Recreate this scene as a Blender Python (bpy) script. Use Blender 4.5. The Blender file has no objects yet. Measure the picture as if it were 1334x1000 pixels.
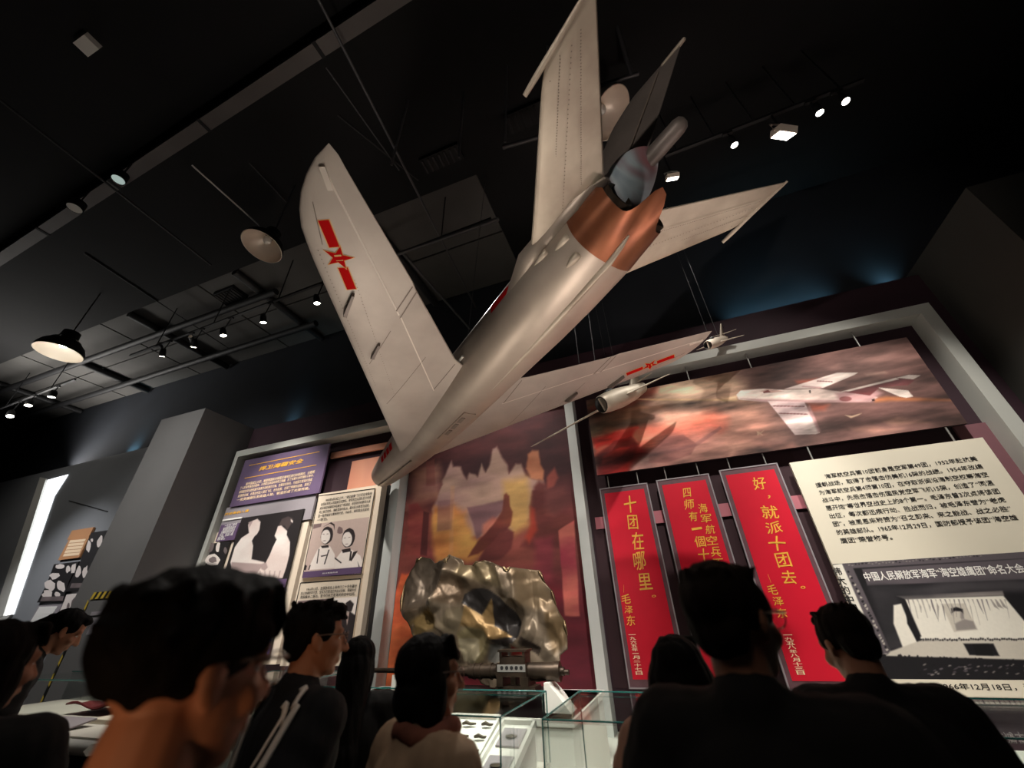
import bpy, bmesh, math, random
from mathutils import Vector, Matrix
random.seed(7)
SC = bpy.context.scene
COL = SC.collection
PI = math.pi
# ------------------------------------------------------------------ camera
FPX = 504.988                                  # focal length in pixels of a 1334 px wide frame
CAMZ = 1.6
RIGHT = Vector((0.93586332, 0.35099826, -0.03098502))
UP = Vector((0.20748411, -0.47786158, 0.8535799))
FWD = Vector((-0.28479851, 0.80526302, 0.52003969))
CAMP = Vector((0, 0, CAMZ))
cd = bpy.data.cameras.new('camera')
cam = bpy.data.objects.new('camera', cd); COL.objects.link(cam)
M3 = Matrix((RIGHT, UP, -FWD)).transposed()
cam.matrix_world = Matrix.Translation(CAMP) @ M3.to_4x4()
cd.sensor_width = 36.0; cd.lens = FPX * 36.0 / 1334.0
cd.clip_start = 0.02; cd.clip_end = 200
cd.dof.use_dof = True; cd.dof.focus_distance = 5.0; cd.dof.aperture_fstop = 1.5
SC.camera = cam
# ------------------------------------------------------------------ world, view
w = bpy.data.worlds.new('world'); SC.world = w; w.use_nodes = True
w.node_tree.nodes['Background'].inputs[0].default_value = (0.55, 0.6, 0.7, 1)
w.node_tree.nodes['Background'].inputs[1].default_value = 0.004
vs = SC.view_settings
SC.display_settings.display_device = 'sRGB'
vs.view_transform = 'Standard'; vs.look = 'None'; vs.exposure = 0.0; vs.gamma = 1.0; vs.use_curve_mapping = False

def lin(c):
    c = c / 255.0
    return c / 12.92 if c <= 0.04045 else ((c + 0.055) / 1.055) ** 2.4
def rgb(r, g, b): return (lin(r), lin(g), lin(b), 1.0)
def aim(o, target):
    o.rotation_euler = (Vector(target) - o.location).to_track_quat('-Z', 'Y').to_euler()
def spot_light(loc, target, power, color=(1, .86, .7), angle=50, blend=.7, size=.08):
    d = bpy.data.lights.new('spot_lamp', 'SPOT'); d.energy = power; d.color = color
    d.spot_size = math.radians(angle); d.spot_blend = blend; d.shadow_soft_size = size
    o = bpy.data.objects.new('spot_lamp', d); COL.objects.link(o); o.location = loc; aim(o, target); return o
def area_light(loc, target, power, sx, sy, color=(1, .86, .7), spread=180):
    d = bpy.data.lights.new('area_lamp', 'AREA'); d.energy = power; d.color = color
    d.shape = 'RECTANGLE'; d.size = sx; d.size_y = sy; d.spread = math.radians(spread)
    o = bpy.data.objects.new('area_lamp', d); COL.objects.link(o); o.location = loc; aim(o, target); return o
WARM = (1, .95, .86)
# added area lights without fixtures, standing in for bounce onto the aircraft's belly
area_light((-2.7, 3.2, 1.25), (-2.9, 2.2, 5.0), 13, .9, .25, (1, .86, .75), 110)
area_light((-0.3, 3.2, 1.25), (-0.6, 2.6, 5.0), 13, .9, .25, (1, .85, .75), 110)
area_light((1.9, 3.4, 1.25), (1.0, 3.6, 5.0), 12, .7, .25, (1, .80, .74), 100)
# ceiling track spots washing the exhibit wall, with added fill lights between
spot_light((2.6, 2.6, 8.0), (3.3, 6.3, 2.4), 1550, WARM, 42)
spot_light((0.9, 2.4, 8.0), (0.9, 6.3, 2.0), 1350, WARM, 40)
spot_light((-2.4, 4.3, 7.6), (-2.5, 6.4, 2.4), 620, WARM, 60)
spot_light((-1.2, .9, 4.0), (-2.3, 4.4, 1.6), 90, WARM, 30)  # added low spot brightening the wreck from the front, no fixture
spot_light((-4.6, 3.0, 8.2), (-6.2, 6.2, 2.6), 1900, WARM, 36)
spot_light((-7.6, 3.2, 8.0), (-7.8, 6.3, 3.0), 1500, WARM, 40)
spot_light((2.2, 3.0, 8.0), (2.0, 6.3, 4.2), 300, WARM, 50)
area_light((-17.5, 2.6, 7.6), (-16.0, 6.4, 3.4), 14, 5, 1, WARM, 120)  # added area fill for the grey left wall
spot_light((-15.6, 3.4, 5.8), (-15.0, 6.4, 1.9), 420, (.97, .98, 1), 80, 1)  # added spot brightening the lower left wall
area_light((-9.6, 1.2, 7.2), (-10.4, 5.4, 3.4), 58, 2, 1, (1, .98, .92), 90)  # added area fill for the pillar
spot_light((0.9, 1.0, 3.5), (-2.5, 6.3, 1.9), 560, WARM, 44)  # added frontal fill under the tail for mural and posts
spot_light((-.2, 2.0, 2.9), (-.9, 3.7, .6), 150, (1, .95, .86), 70)  # added low fill for the plinth front and platform
# ceiling spot catching the upper edges of the aircraft
spot_light((-3.2, 5.6, 8.2), (-2.0, 3.6, 4.6), 500, (1, .95, .88), 60)
spot_light((2.4, 5.9, 8.0), (0.4, 4.7, 4.5), 260, (1, .95, .88), 40)
# added spots without fixtures, brightening the cases and the plinth
spot_light((-1.9, 2.7, 3.6), (-1.7, 2.75, .9), 95, (1, .95, .86), 50)
spot_light((0.4, 3.3, 3.8), (0.2, 3.6, .4), 240, (1, .95, .86), 75)
spot_light((-1.5, 2.3, 4.2), (-2.0, 3.9, 1.0), 480, (1, .95, .86), 60)
spot_light((-5.0, 2.5, 4.6), (-5.2, 2.9, 1.0), 330, (1, .94, .84), 50)
spot_light((-3.8, 3.6, 4.2), (-3.8, 3.8, .9), 150, (1, .95, .86), 45)
spot_light((-1.6, -3.0, 2.7), (0.5, 2.2, 4.7), 360, (1, .90, .80), 38)  # added fill from behind the camera for tail and fin
area_light((-1.0, -.6, 5.2), (-1.0, .8, 1.5), 5, 3, 1, (1, .85, .72), 100)  # added overhead fill for the visitors, no fixture
# added warm spots, no lamp there, brightening the visitors' skin
spot_light((0.6, 2.9, 1.15), (-0.8, .6, 1.5), 9, (1, .60, .36), 100)
spot_light((-.55, -.75, 1.0), (-.80, .52, 1.44), 17, (1, .56, .30), 30)
# lights at the top of the exhibit wall grazing the dark wall above it
for x, p, w_ in ((2.9, 4.2, 1.7), (4.6, 1.2, .15), (-8.9, .8, .4), (-15.8, 2.2, .5)):
    area_light((x, 6.8, 6.24 if x > -10 else 6.6), (x, 6.94, 6.9), p, w_, .04, (.36, .8, 1), 80)
# dim spill over the left part of the ceiling
area_light((-18, 4.6, 6.6), (-17, 5.0, 9.4), 170, 5, 1.0, (1, .96, .9), 150)
area_light((-9, 4.4, 7.6), (-9, 5.2, 9.4), 3, 3, .8, (1, .93, .82), 150)

# ------------------------------------------------------------------ sight helper: a photo point at the depth of the thing it belongs to
def ray(px, py):
    return RIGHT * ((px - 667) / FPX) + UP * (-(py - 500) / FPX) + FWD
def at(px, py, y):
    d = ray(px, py); return CAMP + d * (y / d.y)
def atz(px, py, z):
    d = ray(px, py); return CAMP + d * ((z - CAMZ) / d.z)
def atd(px, py, depth):
    return CAMP + ray(px, py) * depth
# ------------------------------------------------------------------ object helpers
def tag(o, label=None, cat=None, group=None, kind=None):
    if label: o['label'] = label
    if cat: o['category'] = cat
    if group: o['group'] = group
    if kind: o['kind'] = kind
    return o
def thing(name, label, cat, loc=(0, 0, 0), rz=0, group=None):
    o = bpy.data.objects.new(name, None); COL.objects.link(o); o.empty_display_size = .1
    o.location = loc; o.rotation_euler = (0, 0, rz)
    return tag(o, label, cat, group)
def copy_tree(o, parent=None):
    c = o.copy(); COL.objects.link(c)
    if parent: c.parent = parent
    for ch in list(o.children): copy_tree(ch, c)
    return c
def frame_of(d, hint=(0, 0, 1)):
    d = Vector(d).normalized(); h = Vector(hint)
    if abs(d.dot(h)) > .98: h = Vector((1, 0, 0))
    a = h.cross(d).normalized(); b = d.cross(a)
    return a, b, d
class MB:
    def __init__(s): s.v = []; s.f = []; s.m = []; s.sm = []
    def add(s, vs_, fs, mi=0, smooth=False):
        n = len(s.v); s.v += [tuple(p) for p in vs_]
        for f in fs: s.f.append(tuple(i + n for i in f)); s.m.append(mi); s.sm.append(smooth)
        return s
    def box(s, a, b, mi=0):
        x0, y0, z0 = a; x1, y1, z1 = b
        return s.add([(x0,y0,z0),(x1,y0,z0),(x1,y1,z0),(x0,y1,z0),(x0,y0,z1),(x1,y0,z1),(x1,y1,z1),(x0,y1,z1)],
                     [(0,3,2,1),(4,5,6,7),(0,1,5,4),(1,2,6,5),(2,3,7,6),(3,0,4,7)], mi)
    def obox(s, c, ax, ay, az, mi=0):
        c = Vector(c); ax = Vector(ax); ay = Vector(ay); az = Vector(az)
        P = [c + ax*i + ay*j + az*k for k in (-1, 1) for i, j in ((-1,-1),(1,-1),(1,1),(-1,1))]
        return s.add(P, [(0,3,2,1),(4,5,6,7),(0,1,5,4),(1,2,6,5),(2,3,7,6),(3,0,4,7)], mi)
    def cyl(s, p0, p1, r0, r1=None, n=16, mi=0, caps=True, smooth=True):
        r1 = r0 if r1 is None else r1; p0 = Vector(p0); p1 = Vector(p1)
        a, b, d = frame_of(p1 - p0); P = []
        for p, r in ((p0, r0), (p1, r1)):
            for i in range(n):
                t = 2*PI*i/n; P.append(p + a*(r*math.cos(t)) + b*(r*math.sin(t)))
        s.add(P, [(i, (i+1) % n, n+(i+1) % n, n+i) for i in range(n)], mi, smooth)
        if caps:
            s.add(P[:n], [tuple(reversed(range(n)))], mi); s.add(P[n:], [tuple(range(n))], mi)
        return s
    def tube(s, pts, r, n=8, mi=0, caps=True):
        pts = [Vector(p) for p in pts]; P = []; m = len(pts); up = (0, 0, 1)
        rs = r if isinstance(r, (list, tuple)) else [r]*m
        for k, p in enumerate(pts):
            d = (pts[min(k+1, m-1)] - pts[max(k-1, 0)])
            a, b, _ = frame_of(d, up)
            for i in range(n):
                t = 2*PI*i/n; P.append(p + a*(rs[k]*math.cos(t)) + b*(rs[k]*math.sin(t)))
        F = [(k*n+i, k*n+(i+1) % n, (k+1)*n+(i+1) % n, (k+1)*n+i) for k in range(m-1) for i in range(n)]
        s.add(P, F, mi, True)
        if caps: s.add(P[:n], [tuple(reversed(range(n)))], mi); s.add(P[-n:], [tuple(range(n))], mi)
        return s
    def ell(s, c, r, R=None, nu=20, nv=12, mi=0):
        c = Vector(c); P = []; R = R or Matrix.Identity(3)
        for j in range(1, nv):
            ph = PI*j/nv
            for i in range(nu):
                t = 2*PI*i/nu
                P.append(c + R @ Vector((r[0]*math.sin(ph)*math.cos(t), r[1]*math.sin(ph)*math.sin(t), r[2]*math.cos(ph))))
        P.append(c + R @ Vector((0, 0, r[2]))); P.append(c + R @ Vector((0, 0, -r[2])))
        T = len(P)-2; B = T+1
        F = [(j*nu+i, (j+1)*nu+i, (j+1)*nu+(i+1) % nu, j*nu+(i+1) % nu) for j in range(nv-2) for i in range(nu)]
        F += [(T, i, (i+1) % nu) for i in range(nu)] + [(B, (nv-2)*nu+(i+1) % nu, (nv-2)*nu+i) for i in range(nu)]
        return s.add(P, F, mi, True)
    def cap(s, p0, p1, r0, r1=None, n=14):
        """closed tapered capsule"""
        r1 = r0 if r1 is None else r1; p0 = Vector(p0); p1 = Vector(p1)
        if (p1-p0).length < 1e-5: return s.ell(p0, (r0,)*3)
        a, b, d = frame_of(p1 - p0); P = []; rings = []
        for k in range(1, 5): t = -PI/2 + k*PI/8; rings.append((p0 + d*(r0*math.sin(t)), r0*math.cos(t)))
        for k in range(0, 4): t = k*PI/8; rings.append((p1 + d*(r1*math.sin(t)), r1*math.cos(t)))
        for p, r in rings:
            for i in range(n):
                t = 2*PI*i/n; P.append(p + a*(r*math.cos(t)) + b*(r*math.sin(t)))
        m = len(rings); P.append(p0 - d*r0); P.append(p1 + d*r1)
        F = [(k*n+i, k*n+(i+1) % n, (k+1)*n+(i+1) % n, (k+1)*n+i) for k in range(m-1) for i in range(n)]
        F += [(m*n, (i+1) % n, i) for i in range(n)] + [(m*n+1, (m-1)*n+i, (m-1)*n+(i+1) % n) for i in range(n)]
        return s.add(P, F, 0, True)
    def lathe(s, c, axis, prof, n=24, mi=0, smooth=True):
        c = Vector(c); a, b, d = frame_of(axis); P = []
        for r, h in prof:
            for i in range(n):
                t = 2*PI*i/n; P.append(c + d*h + a*(r*math.cos(t)) + b*(r*math.sin(t)))
        return s.add(P, [(k*n+i, k*n+(i+1) % n, (k+1)*n+(i+1) % n, (k+1)*n+i) for k in range(len(prof)-1) for i in range(n)], mi, smooth)
    def prism(s, pts, off, mi=0):
        """polygon (3-D points, one plane) given thickness along off"""
        n = len(pts); off = Vector(off); P = [Vector(p) for p in pts]; Q = [p + off for p in P]
        s.add(P + Q, [tuple(range(n)), tuple(reversed(range(n, 2*n)))] + [(i, i+n, (i+1) % n+n, (i+1) % n) for i in range(n)], mi)
        return s
    def loft(s, secs, mi=0, close=True, caps=(True, True), smooth=True):
        n = len(secs[0]); P = [p for q in secs for p in q]
        rng = range(n) if close else range(n-1)
        s.add(P, [(k*n+i, k*n+(i+1) % n, (k+1)*n+(i+1) % n, (k+1)*n+i) for k in range(len(secs)-1) for i in rng], mi, smooth)
        if close and caps[0]: s.add(secs[0], [tuple(reversed(range(n)))], mi)
        if close and caps[1]: s.add(secs[-1], [tuple(range(n))], mi)
        return s
    def build(s, name, mats, parent=None, fix=True, sharp=None):
        me = bpy.data.meshes.new(name); me.from_pydata(s.v, [], s.f)
        for p, mi, sm in zip(me.polygons, s.m, s.sm): p.material_index = mi; p.use_smooth = sm
        for m in (mats if isinstance(mats, (list, tuple)) else [mats]): me.materials.append(m)
        if fix:
            bm = bmesh.new(); bm.from_mesh(me); bmesh.ops.recalc_face_normals(bm, faces=bm.faces); bm.to_mesh(me); bm.free()
        me.update()
        o = bpy.data.objects.new(name, me); COL.objects.link(o)
        if parent: o.parent = parent; o.matrix_parent_inverse = parent.matrix_basis.inverted()
        return o
def struct(name, mb, m):
    o = mb.build(name, m); o['kind'] = 'structure'; return o
# ------------------------------------------------------------------ materials
def mat(name, color, rough=.6, metal=0., noise=0., scale=6., bump=0., color2=None, detail=4., spec=.5, coord='Object', stretch=(1, 1, 1)):
    m = bpy.data.materials.new(name); m.use_nodes = True; nt = m.node_tree; b = nt.nodes['Principled BSDF']
    b.inputs['Roughness'].default_value = rough; b.inputs['Metallic'].default_value = metal
    b.inputs['Specular IOR Level'].default_value = spec
    b.inputs['Base Color'].default_value = color
    if noise or color2 or bump:
        tc = nt.nodes.new('ShaderNodeTexCoord'); mp = nt.nodes.new('ShaderNodeMapping'); nz = nt.nodes.new('ShaderNodeTexNoise')
        mp.inputs['Scale'].default_value = stretch
        nz.inputs['Scale'].default_value = scale; nz.inputs['Detail'].default_value = detail
        nt.links.new(tc.outputs[coord], mp.inputs['Vector']); nt.links.new(mp.outputs[0], nz.inputs['Vector'])
        if noise or color2:
            cr = nt.nodes.new('ShaderNodeValToRGB'); e = cr.color_ramp.elements
            c2 = color2 or tuple(max(0, c*(1-noise)) for c in color[:3]) + (1,)
            e[0].position = .35; e[0].color = c2; e[1].position = .65; e[1].color = color
            nt.links.new(nz.outputs['Fac'], cr.inputs[0]); nt.links.new(cr.outputs[0], b.inputs['Base Color'])
        if bump:
            bp = nt.nodes.new('ShaderNodeBump'); bp.inputs['Strength'].default_value = bump; bp.inputs['Distance'].default_value = .02
            nt.links.new(nz.outputs['Fac'], bp.inputs['Height']); nt.links.new(bp.outputs[0], b.inputs['Normal'])
    return m
def emit(name, color, strength):
    m = bpy.data.materials.new(name); m.use_nodes = True; b = m.node_tree.nodes['Principled BSDF']
    b.inputs['Base Color'].default_value = (.02, .02, .02, 1); b.inputs['Emission Color'].default_value = color; b.inputs['Emission Strength'].default_value = strength
    return m
def ramp_mat(name, stops, scale=2., stretch=(1, 1, 1), detail=6., rough=.75, distort=.6, grad=None, gmix=0., seed=0.):
    """painted cloud surface: noise through a colour ramp, optionally mixed with a gradient across the print"""
    m = bpy.data.materials.new(name); m.use_nodes = True; nt = m.node_tree; N = nt.nodes; L = nt.links; b = N['Principled BSDF']
    b.inputs['Roughness'].default_value = rough; b.inputs['Specular IOR Level'].default_value = .2
    tc = N.new('ShaderNodeTexCoord'); mp = N.new('ShaderNodeMapping'); mp.inputs['Scale'].default_value = stretch; mp.inputs['Location'].default_value = (seed, seed*.7, seed*1.3)
    nz = N.new('ShaderNodeTexNoise'); nz.inputs['Scale'].default_value = scale; nz.inputs['Detail'].default_value = detail; nz.inputs['Distortion'].default_value = distort
    L.new(tc.outputs['Object'], mp.inputs[0]); L.new(mp.outputs[0], nz.inputs['Vector'])
    src = nz.outputs['Fac']
    if grad:
        sp = N.new('ShaderNodeSeparateXYZ'); L.new(tc.outputs['Generated'], sp.inputs[0])
        mx = N.new('ShaderNodeMix'); mx.inputs[0].default_value = gmix
        L.new(nz.outputs['Fac'], mx.inputs[2]); L.new(sp.outputs[grad], mx.inputs[3]); src = mx.outputs[0]
    cr = N.new('ShaderNodeValToRGB'); e = cr.color_ramp.elements
    while len(e) < len(stops): e.new(.5)
    for el, (p, c) in zip(e, stops): el.position = p; el.color = c
    L.new(src, cr.inputs[0]); L.new(cr.outputs[0], b.inputs['Base Color'])
    return m
def glass_mat(name, color=(.975, 1, .985, 1), rough=0.):
    m = bpy.data.materials.new(name); m.use_nodes = True; nt = m.node_tree; N = nt.nodes; L = nt.links
    for n in list(N):
        if n.type == 'BSDF_PRINCIPLED': N.remove(n)
    out = [n for n in N if n.type == 'OUTPUT_MATERIAL'][0]
    t = N.new('ShaderNodeBsdfTransparent'); t.inputs[0].default_value = color
    g = N.new('ShaderNodeBsdfGlossy'); g.inputs['Roughness'].default_value = rough
    fr = N.new('ShaderNodeFresnel'); fr.inputs[0].default_value = 1.45
    mx = N.new('ShaderNodeMixShader'); mu = N.new('ShaderNodeMath'); mu.operation = 'MULTIPLY'; mu.inputs[1].default_value = .42; L.new(fr.outputs[0], mu.inputs[0]); L.new(mu.outputs[0], mx.inputs[0]); L.new(t.outputs[0], mx.inputs[1]); L.new(g.outputs[0], mx.inputs[2]); L.new(mx.outputs[0], out.inputs[0])
    return m
K = {}
K['black'] = mat('black_paint', rgb(20, 20, 22), .8, noise=.3, scale=3)
K['ceil'] = mat('ceiling_black', rgb(11, 11, 13), .9, noise=.4, scale=1.5)
K['tile'] = mat('ceiling_board', rgb(88, 86, 84), .85, noise=.25, scale=.7)
K['wallup'] = mat('upper_wall', rgb(38, 42, 50), .85, noise=.25, scale=.8)
K['wallgrey'] = mat('grey_wall', rgb(140, 142, 146), .75, noise=.12, scale=.6)
K['pillar'] = mat('pillar_grey', rgb(112, 110, 110), .75, noise=.1, scale=.8)
K['column'] = mat('column_grey', rgb(66, 64, 60), .8, noise=.12, scale=.8)
K['plum'] = mat('plum_board', rgb(58, 32, 44), .8, noise=.4, scale=.7)
K['maroon'] = mat('maroon_board', rgb(52, 24, 32), .8, noise=.3, scale=1.2)
K['trim'] = mat('greige_trim', rgb(190, 190, 184), .5, noise=.06, scale=2)
K['post'] = mat('pale_post', rgb(204, 206, 204), .5, noise=.04, scale=2)
K['floor'] = mat('floor_dark', rgb(60, 58, 56), .35, noise=.3, scale=2)
K['white'] = mat('white_paint', rgb(225, 223, 216), .6, noise=.05, scale=3)
K['cream'] = mat('cream_board', rgb(228, 211, 192), .6, noise=.05, scale=2)
K['ivory'] = mat('ivory_board', rgb(233, 224, 205), .55, noise=.03, scale=2)
K['darkside'] = mat('board_side', rgb(46, 42, 42), .7)
K['purple'] = mat('purple_panel', rgb(104, 84, 116), .55, noise=.25, scale=1.2)
K['purpled'] = mat('purple_caption', rgb(96, 74, 108), .55)
K['greyp'] = mat('grey_panel', rgb(152, 144, 150), .6, noise=.08, scale=2)
K['gold'] = mat('gold_letters', rgb(250, 186, 72), .45, noise=.2, scale=14)
K['goldw'] = mat('pale_letters', rgb(252, 222, 186), .6)
K['ink'] = mat('black_letters', rgb(26, 22, 22), .7)
K['wht'] = mat('white_letters', rgb(244, 240, 236), .6)
K['red'] = mat('scroll_red', rgb(212, 16, 46), .6, noise=.08, scale=2.5, spec=.3)
K['brown'] = mat('scroll_border', rgb(104, 70, 78), .6, noise=.2, scale=8)
K['wire'] = mat('steel_wire', rgb(170, 168, 164), .4, .6)
K['pipe'] = mat('black_pipe', rgb(34, 34, 36), .55, noise=.2, scale=4)
K['pipegrey'] = mat('grey_pipe', rgb(82, 82, 84), .5, .3)
K['duct'] = mat('grey_duct', rgb(98, 92, 90), .6, noise=.2, scale=1.5)
K['lampwhite'] = mat('lamp_reflector', rgb(220, 205, 190), .35, .2)
K['lampblack'] = mat('lamp_housing', rgb(24, 24, 25), .5)
K['lens'] = emit('lens_glow', (1, .93, .82, 1), 14)
K['bulb'] = emit('bulb_glow', (.95, 1, .95, 1), 22)
K['lensdim'] = emit('lens_dim', (.8, 1, .92, 1), .4)
K['alu'] = mat('aircraft_skin', rgb(186, 172, 158), .44, .45, noise=.18, scale=1.3, color2=rgb(160, 146, 134))
K['aluwing'] = mat('aircraft_wing_skin', rgb(192, 182, 172), .5, .25, noise=.18, scale=1.6, color2=rgb(172, 161, 152))
K['alutail'] = mat('aircraft_tail_skin', rgb(200, 188, 170), .48, .3, noise=.22, scale=2.2, color2=rgb(164, 150, 134))
K['fin'] = mat('aircraft_fin_skin', rgb(120, 110, 104), .5, .3, noise=.2, scale=3)
K['copper'] = mat('copper_shroud', rgb(150, 92, 62), .36, .65, noise=.4, scale=2.5, color2=rgb(108, 62, 42))
K['heat'] = ramp_mat('heat_stained_steel', [(.36, rgb(150, 92, 96)), (.46, rgb(140, 120, 124)), (.56, rgb(164, 176, 182)), (.7, rgb(112, 128, 140))], 3.0, (1.6, .6, .6), 2, .4, .3)
K['insig'] = mat('insignia_red', rgb(196, 14, 16), .85, spec=.1)
K['insigy'] = mat('insignia_yellow', rgb(226, 170, 90), .5)
K['line'] = mat('panel_line', rgb(120, 108, 98), .6)
K['linel'] = mat('panel_edge_light', rgb(226, 216, 204), .5)
K['darkmetal'] = mat('gun_steel', rgb(74, 62, 52), .42, .7, noise=.5, scale=9)
K['bronze'] = mat('wreck_skin', rgb(168, 146, 112), .36, .8, noise=.5, scale=2.4, bump=.15, color2=rgb(92, 74, 54), detail=7)
K['wreckdark'] = mat('wreck_navy_paint', rgb(44, 40, 40), .5, .2, noise=.3, scale=5)
K['wreckstar'] = mat('wreck_star_paint', rgb(176, 146, 104), .5, .4, noise=.4, scale=5)
K['wreckgrey'] = mat('wreck_grey_paint', rgb(150, 138, 116), .5, .3, noise=.3, scale=5)
K['wreckred'] = mat('wreck_red_paint', rgb(150, 34, 30), .5, .1, noise=.3, scale=5)
K['glass'] = glass_mat('case_glass')
K['edge'] = mat('glass_edge', rgb(30, 96, 92), .15, spec=.8)
K['lining'] = mat('case_lining', rgb(206, 202, 192), .7, noise=.05, scale=3)
K['skin'] = mat('skin', rgb(196, 138, 108), .55, noise=.1, scale=8)
K['hair'] = mat('black_hair', rgb(14, 11, 10), .75, spec=.15, noise=.4, scale=20, bump=.3, stretch=(3, 3, .5))
K['hairb'] = mat('brown_hair', rgb(34, 24, 19), .75, spec=.15, noise=.4, scale=20, bump=.3, stretch=(3, 3, .5))
K['eye'] = mat('eye_white', rgb(225, 220, 214), .3)
K['iris'] = mat('eye_dark', rgb(20, 14, 12), .2)
K['cloth'] = mat('black_cloth', rgb(13, 11, 12), .9, noise=.3, scale=9, bump=.2)
K['cloth2'] = mat('dark_navy_cloth', rgb(13, 14, 20), .9, noise=.3, scale=9, bump=.2)
K['beige'] = mat('beige_cloth', rgb(196, 168, 140), .9, noise=.18, scale=5, bump=.25)
K['pink'] = mat('pink_beige_cloth', rgb(196, 154, 134), .9, noise=.2, scale=6, bump=.3)
K['scarf'] = mat('rust_scarf', rgb(150, 92, 76), .9, noise=.3, scale=12, bump=.3)
K['trouser'] = mat('dark_trousers', rgb(30, 30, 36), .9)
K['shoe'] = mat('shoe_black', rgb(24, 22, 22), .5)
K['specs'] = mat('spectacle_frame', rgb(150, 130, 120), .3, .5)
K['stripe'] = mat('white_stripe', rgb(240, 232, 222), .8)
K['tray'] = mat('tray_white', rgb(228, 226, 220), .6)
K['relic'] = mat('relic_metal', rgb(96, 86, 76), .5, .6, noise=.5, scale=12)
K['paper'] = mat('document_paper', rgb(224, 214, 196), .8, noise=.06, scale=4)
K['flag'] = mat('red_silk', rgb(176, 18, 34), .6, noise=.3, scale=6)
K['flagd'] = mat('dark_red_cloth', rgb(110, 16, 24), .7, noise=.3, scale=4)
K['hazy'] = mat('hazard_yellow', rgb(206, 176, 60), .6)
K['screen'] = None
# ------------------------------------------------------------------ a bench scene in which text and fused shapes are evaluated
BENCH = bpy.data.scenes.new('bench')
def evaluated_mesh(o):
    BENCH.collection.objects.link(o); vl = BENCH.view_layers[0]; vl.update(); dg = vl.depsgraph
    me = bpy.data.meshes.new_from_object(o.evaluated_get(dg)); bpy.data.objects.remove(o); return me
# ------------------------------------------------------------------ writing
def text(body, m, x0, x1, z0, z1, y, parent, name='lettering', bold=0., shear=0., align='LEFT', lsp=1., fit='stretch', thick=.0, origin=(0, 0, 0), csp=1.):
    """letters in the upright plane y (facing -Y), stretched into x0..x1, z0..z1"""
    c = bpy.data.curves.new(name, 'FONT'); c.body = body; c.align_x = align; c.space_line = lsp; c.space_character = csp
    c.shear = shear; c.resolution_u = 2
    me = evaluated_mesh(bpy.data.objects.new(name, c)); bpy.data.curves.remove(c)
    if bold:                                                     # bolder strokes: the letters laid on themselves, a hair apart
        mb = MB(); src = [tuple(v.co) for v in me.vertices]; pf = [tuple(p.vertices) for p in me.polygons]
        for q, (dx, dy) in enumerate(((-bold, 0), (bold, 0), (0, bold), (0, -bold))): mb.add([(x+dx, y_+dy, z+q*1e-4) for x, y_, z in src], pf)
        bpy.data.meshes.remove(me); me = bpy.data.meshes.new(name); me.from_pydata(mb.v, [], mb.f)
    xs = [v.co.x for v in me.vertices]; ys = [v.co.y for v in me.vertices]
    ax, bx, ay, by = min(xs), max(xs), min(ys), max(ys)
    for v in me.vertices:
        X = x0 + (v.co.x-ax)/(bx-ax)*(x1-x0); Z = z0 + (v.co.y-ay)/(by-ay)*(z1-z0)
        v.co = (X-origin[0], y-origin[1]-v.co.z*2, Z-origin[2])
    me.materials.clear(); me.materials.append(m)
    t = bpy.data.objects.new(name, me); COL.objects.link(t)
    if parent: t.parent = parent; t.matrix_parent_inverse = parent.matrix_basis.inverted()
    return t

# ------------------------------------------------------------------ painted prints: a fine grid whose points carry the pigment of the picture
import numpy as np
def fbm(X, Z, f, seed=0, octs=4):
    rng = np.random.default_rng(seed); G = rng.random((64, 64)); out = np.zeros_like(X); amp = .5; tot = 0
    for o in range(octs):
        x = X*f + 13.7*o; z = Z*f + 7.1*o; i = np.floor(x).astype(int); j = np.floor(z).astype(int); u = x-i; v = z-j; u = u*u*(3-2*u); v = v*v*(3-2*v)
        g = lambda a, b: G[(i+a) % 64, (j+b) % 64]
        out += amp*((g(0, 0)*(1-u)+g(1, 0)*u)*(1-v) + (g(0, 1)*(1-u)+g(1, 1)*u)*v); tot += amp; amp *= .5; f *= 2
    return out/tot
def poly_cover(X, Z, P, soft):
    P = np.asarray(P, float); ins = np.zeros(X.shape, bool); d2 = np.full(X.shape, 1e9)
    for (xi, zi), (xj, zj) in zip(P, np.roll(P, 1, 0)):
        if zi != zj: ins ^= ((zi > Z) != (zj > Z)) & (X < (xj-xi)*(Z-zi)/(zj-zi)+xi)
        dx, dz = xj-xi, zj-zi; t = np.clip(((X-xi)*dx+(Z-zi)*dz)/(dx*dx+dz*dz+1e-12), 0, 1); d2 = np.minimum(d2, (X-xi-t*dx)**2+(Z-zi-t*dz)**2)
    d = np.sqrt(d2)*np.where(ins, 1, -1); t = np.clip(.5 + d/max(soft, 1e-4), 0, 1); return t*t*(3-2*t)
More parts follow.
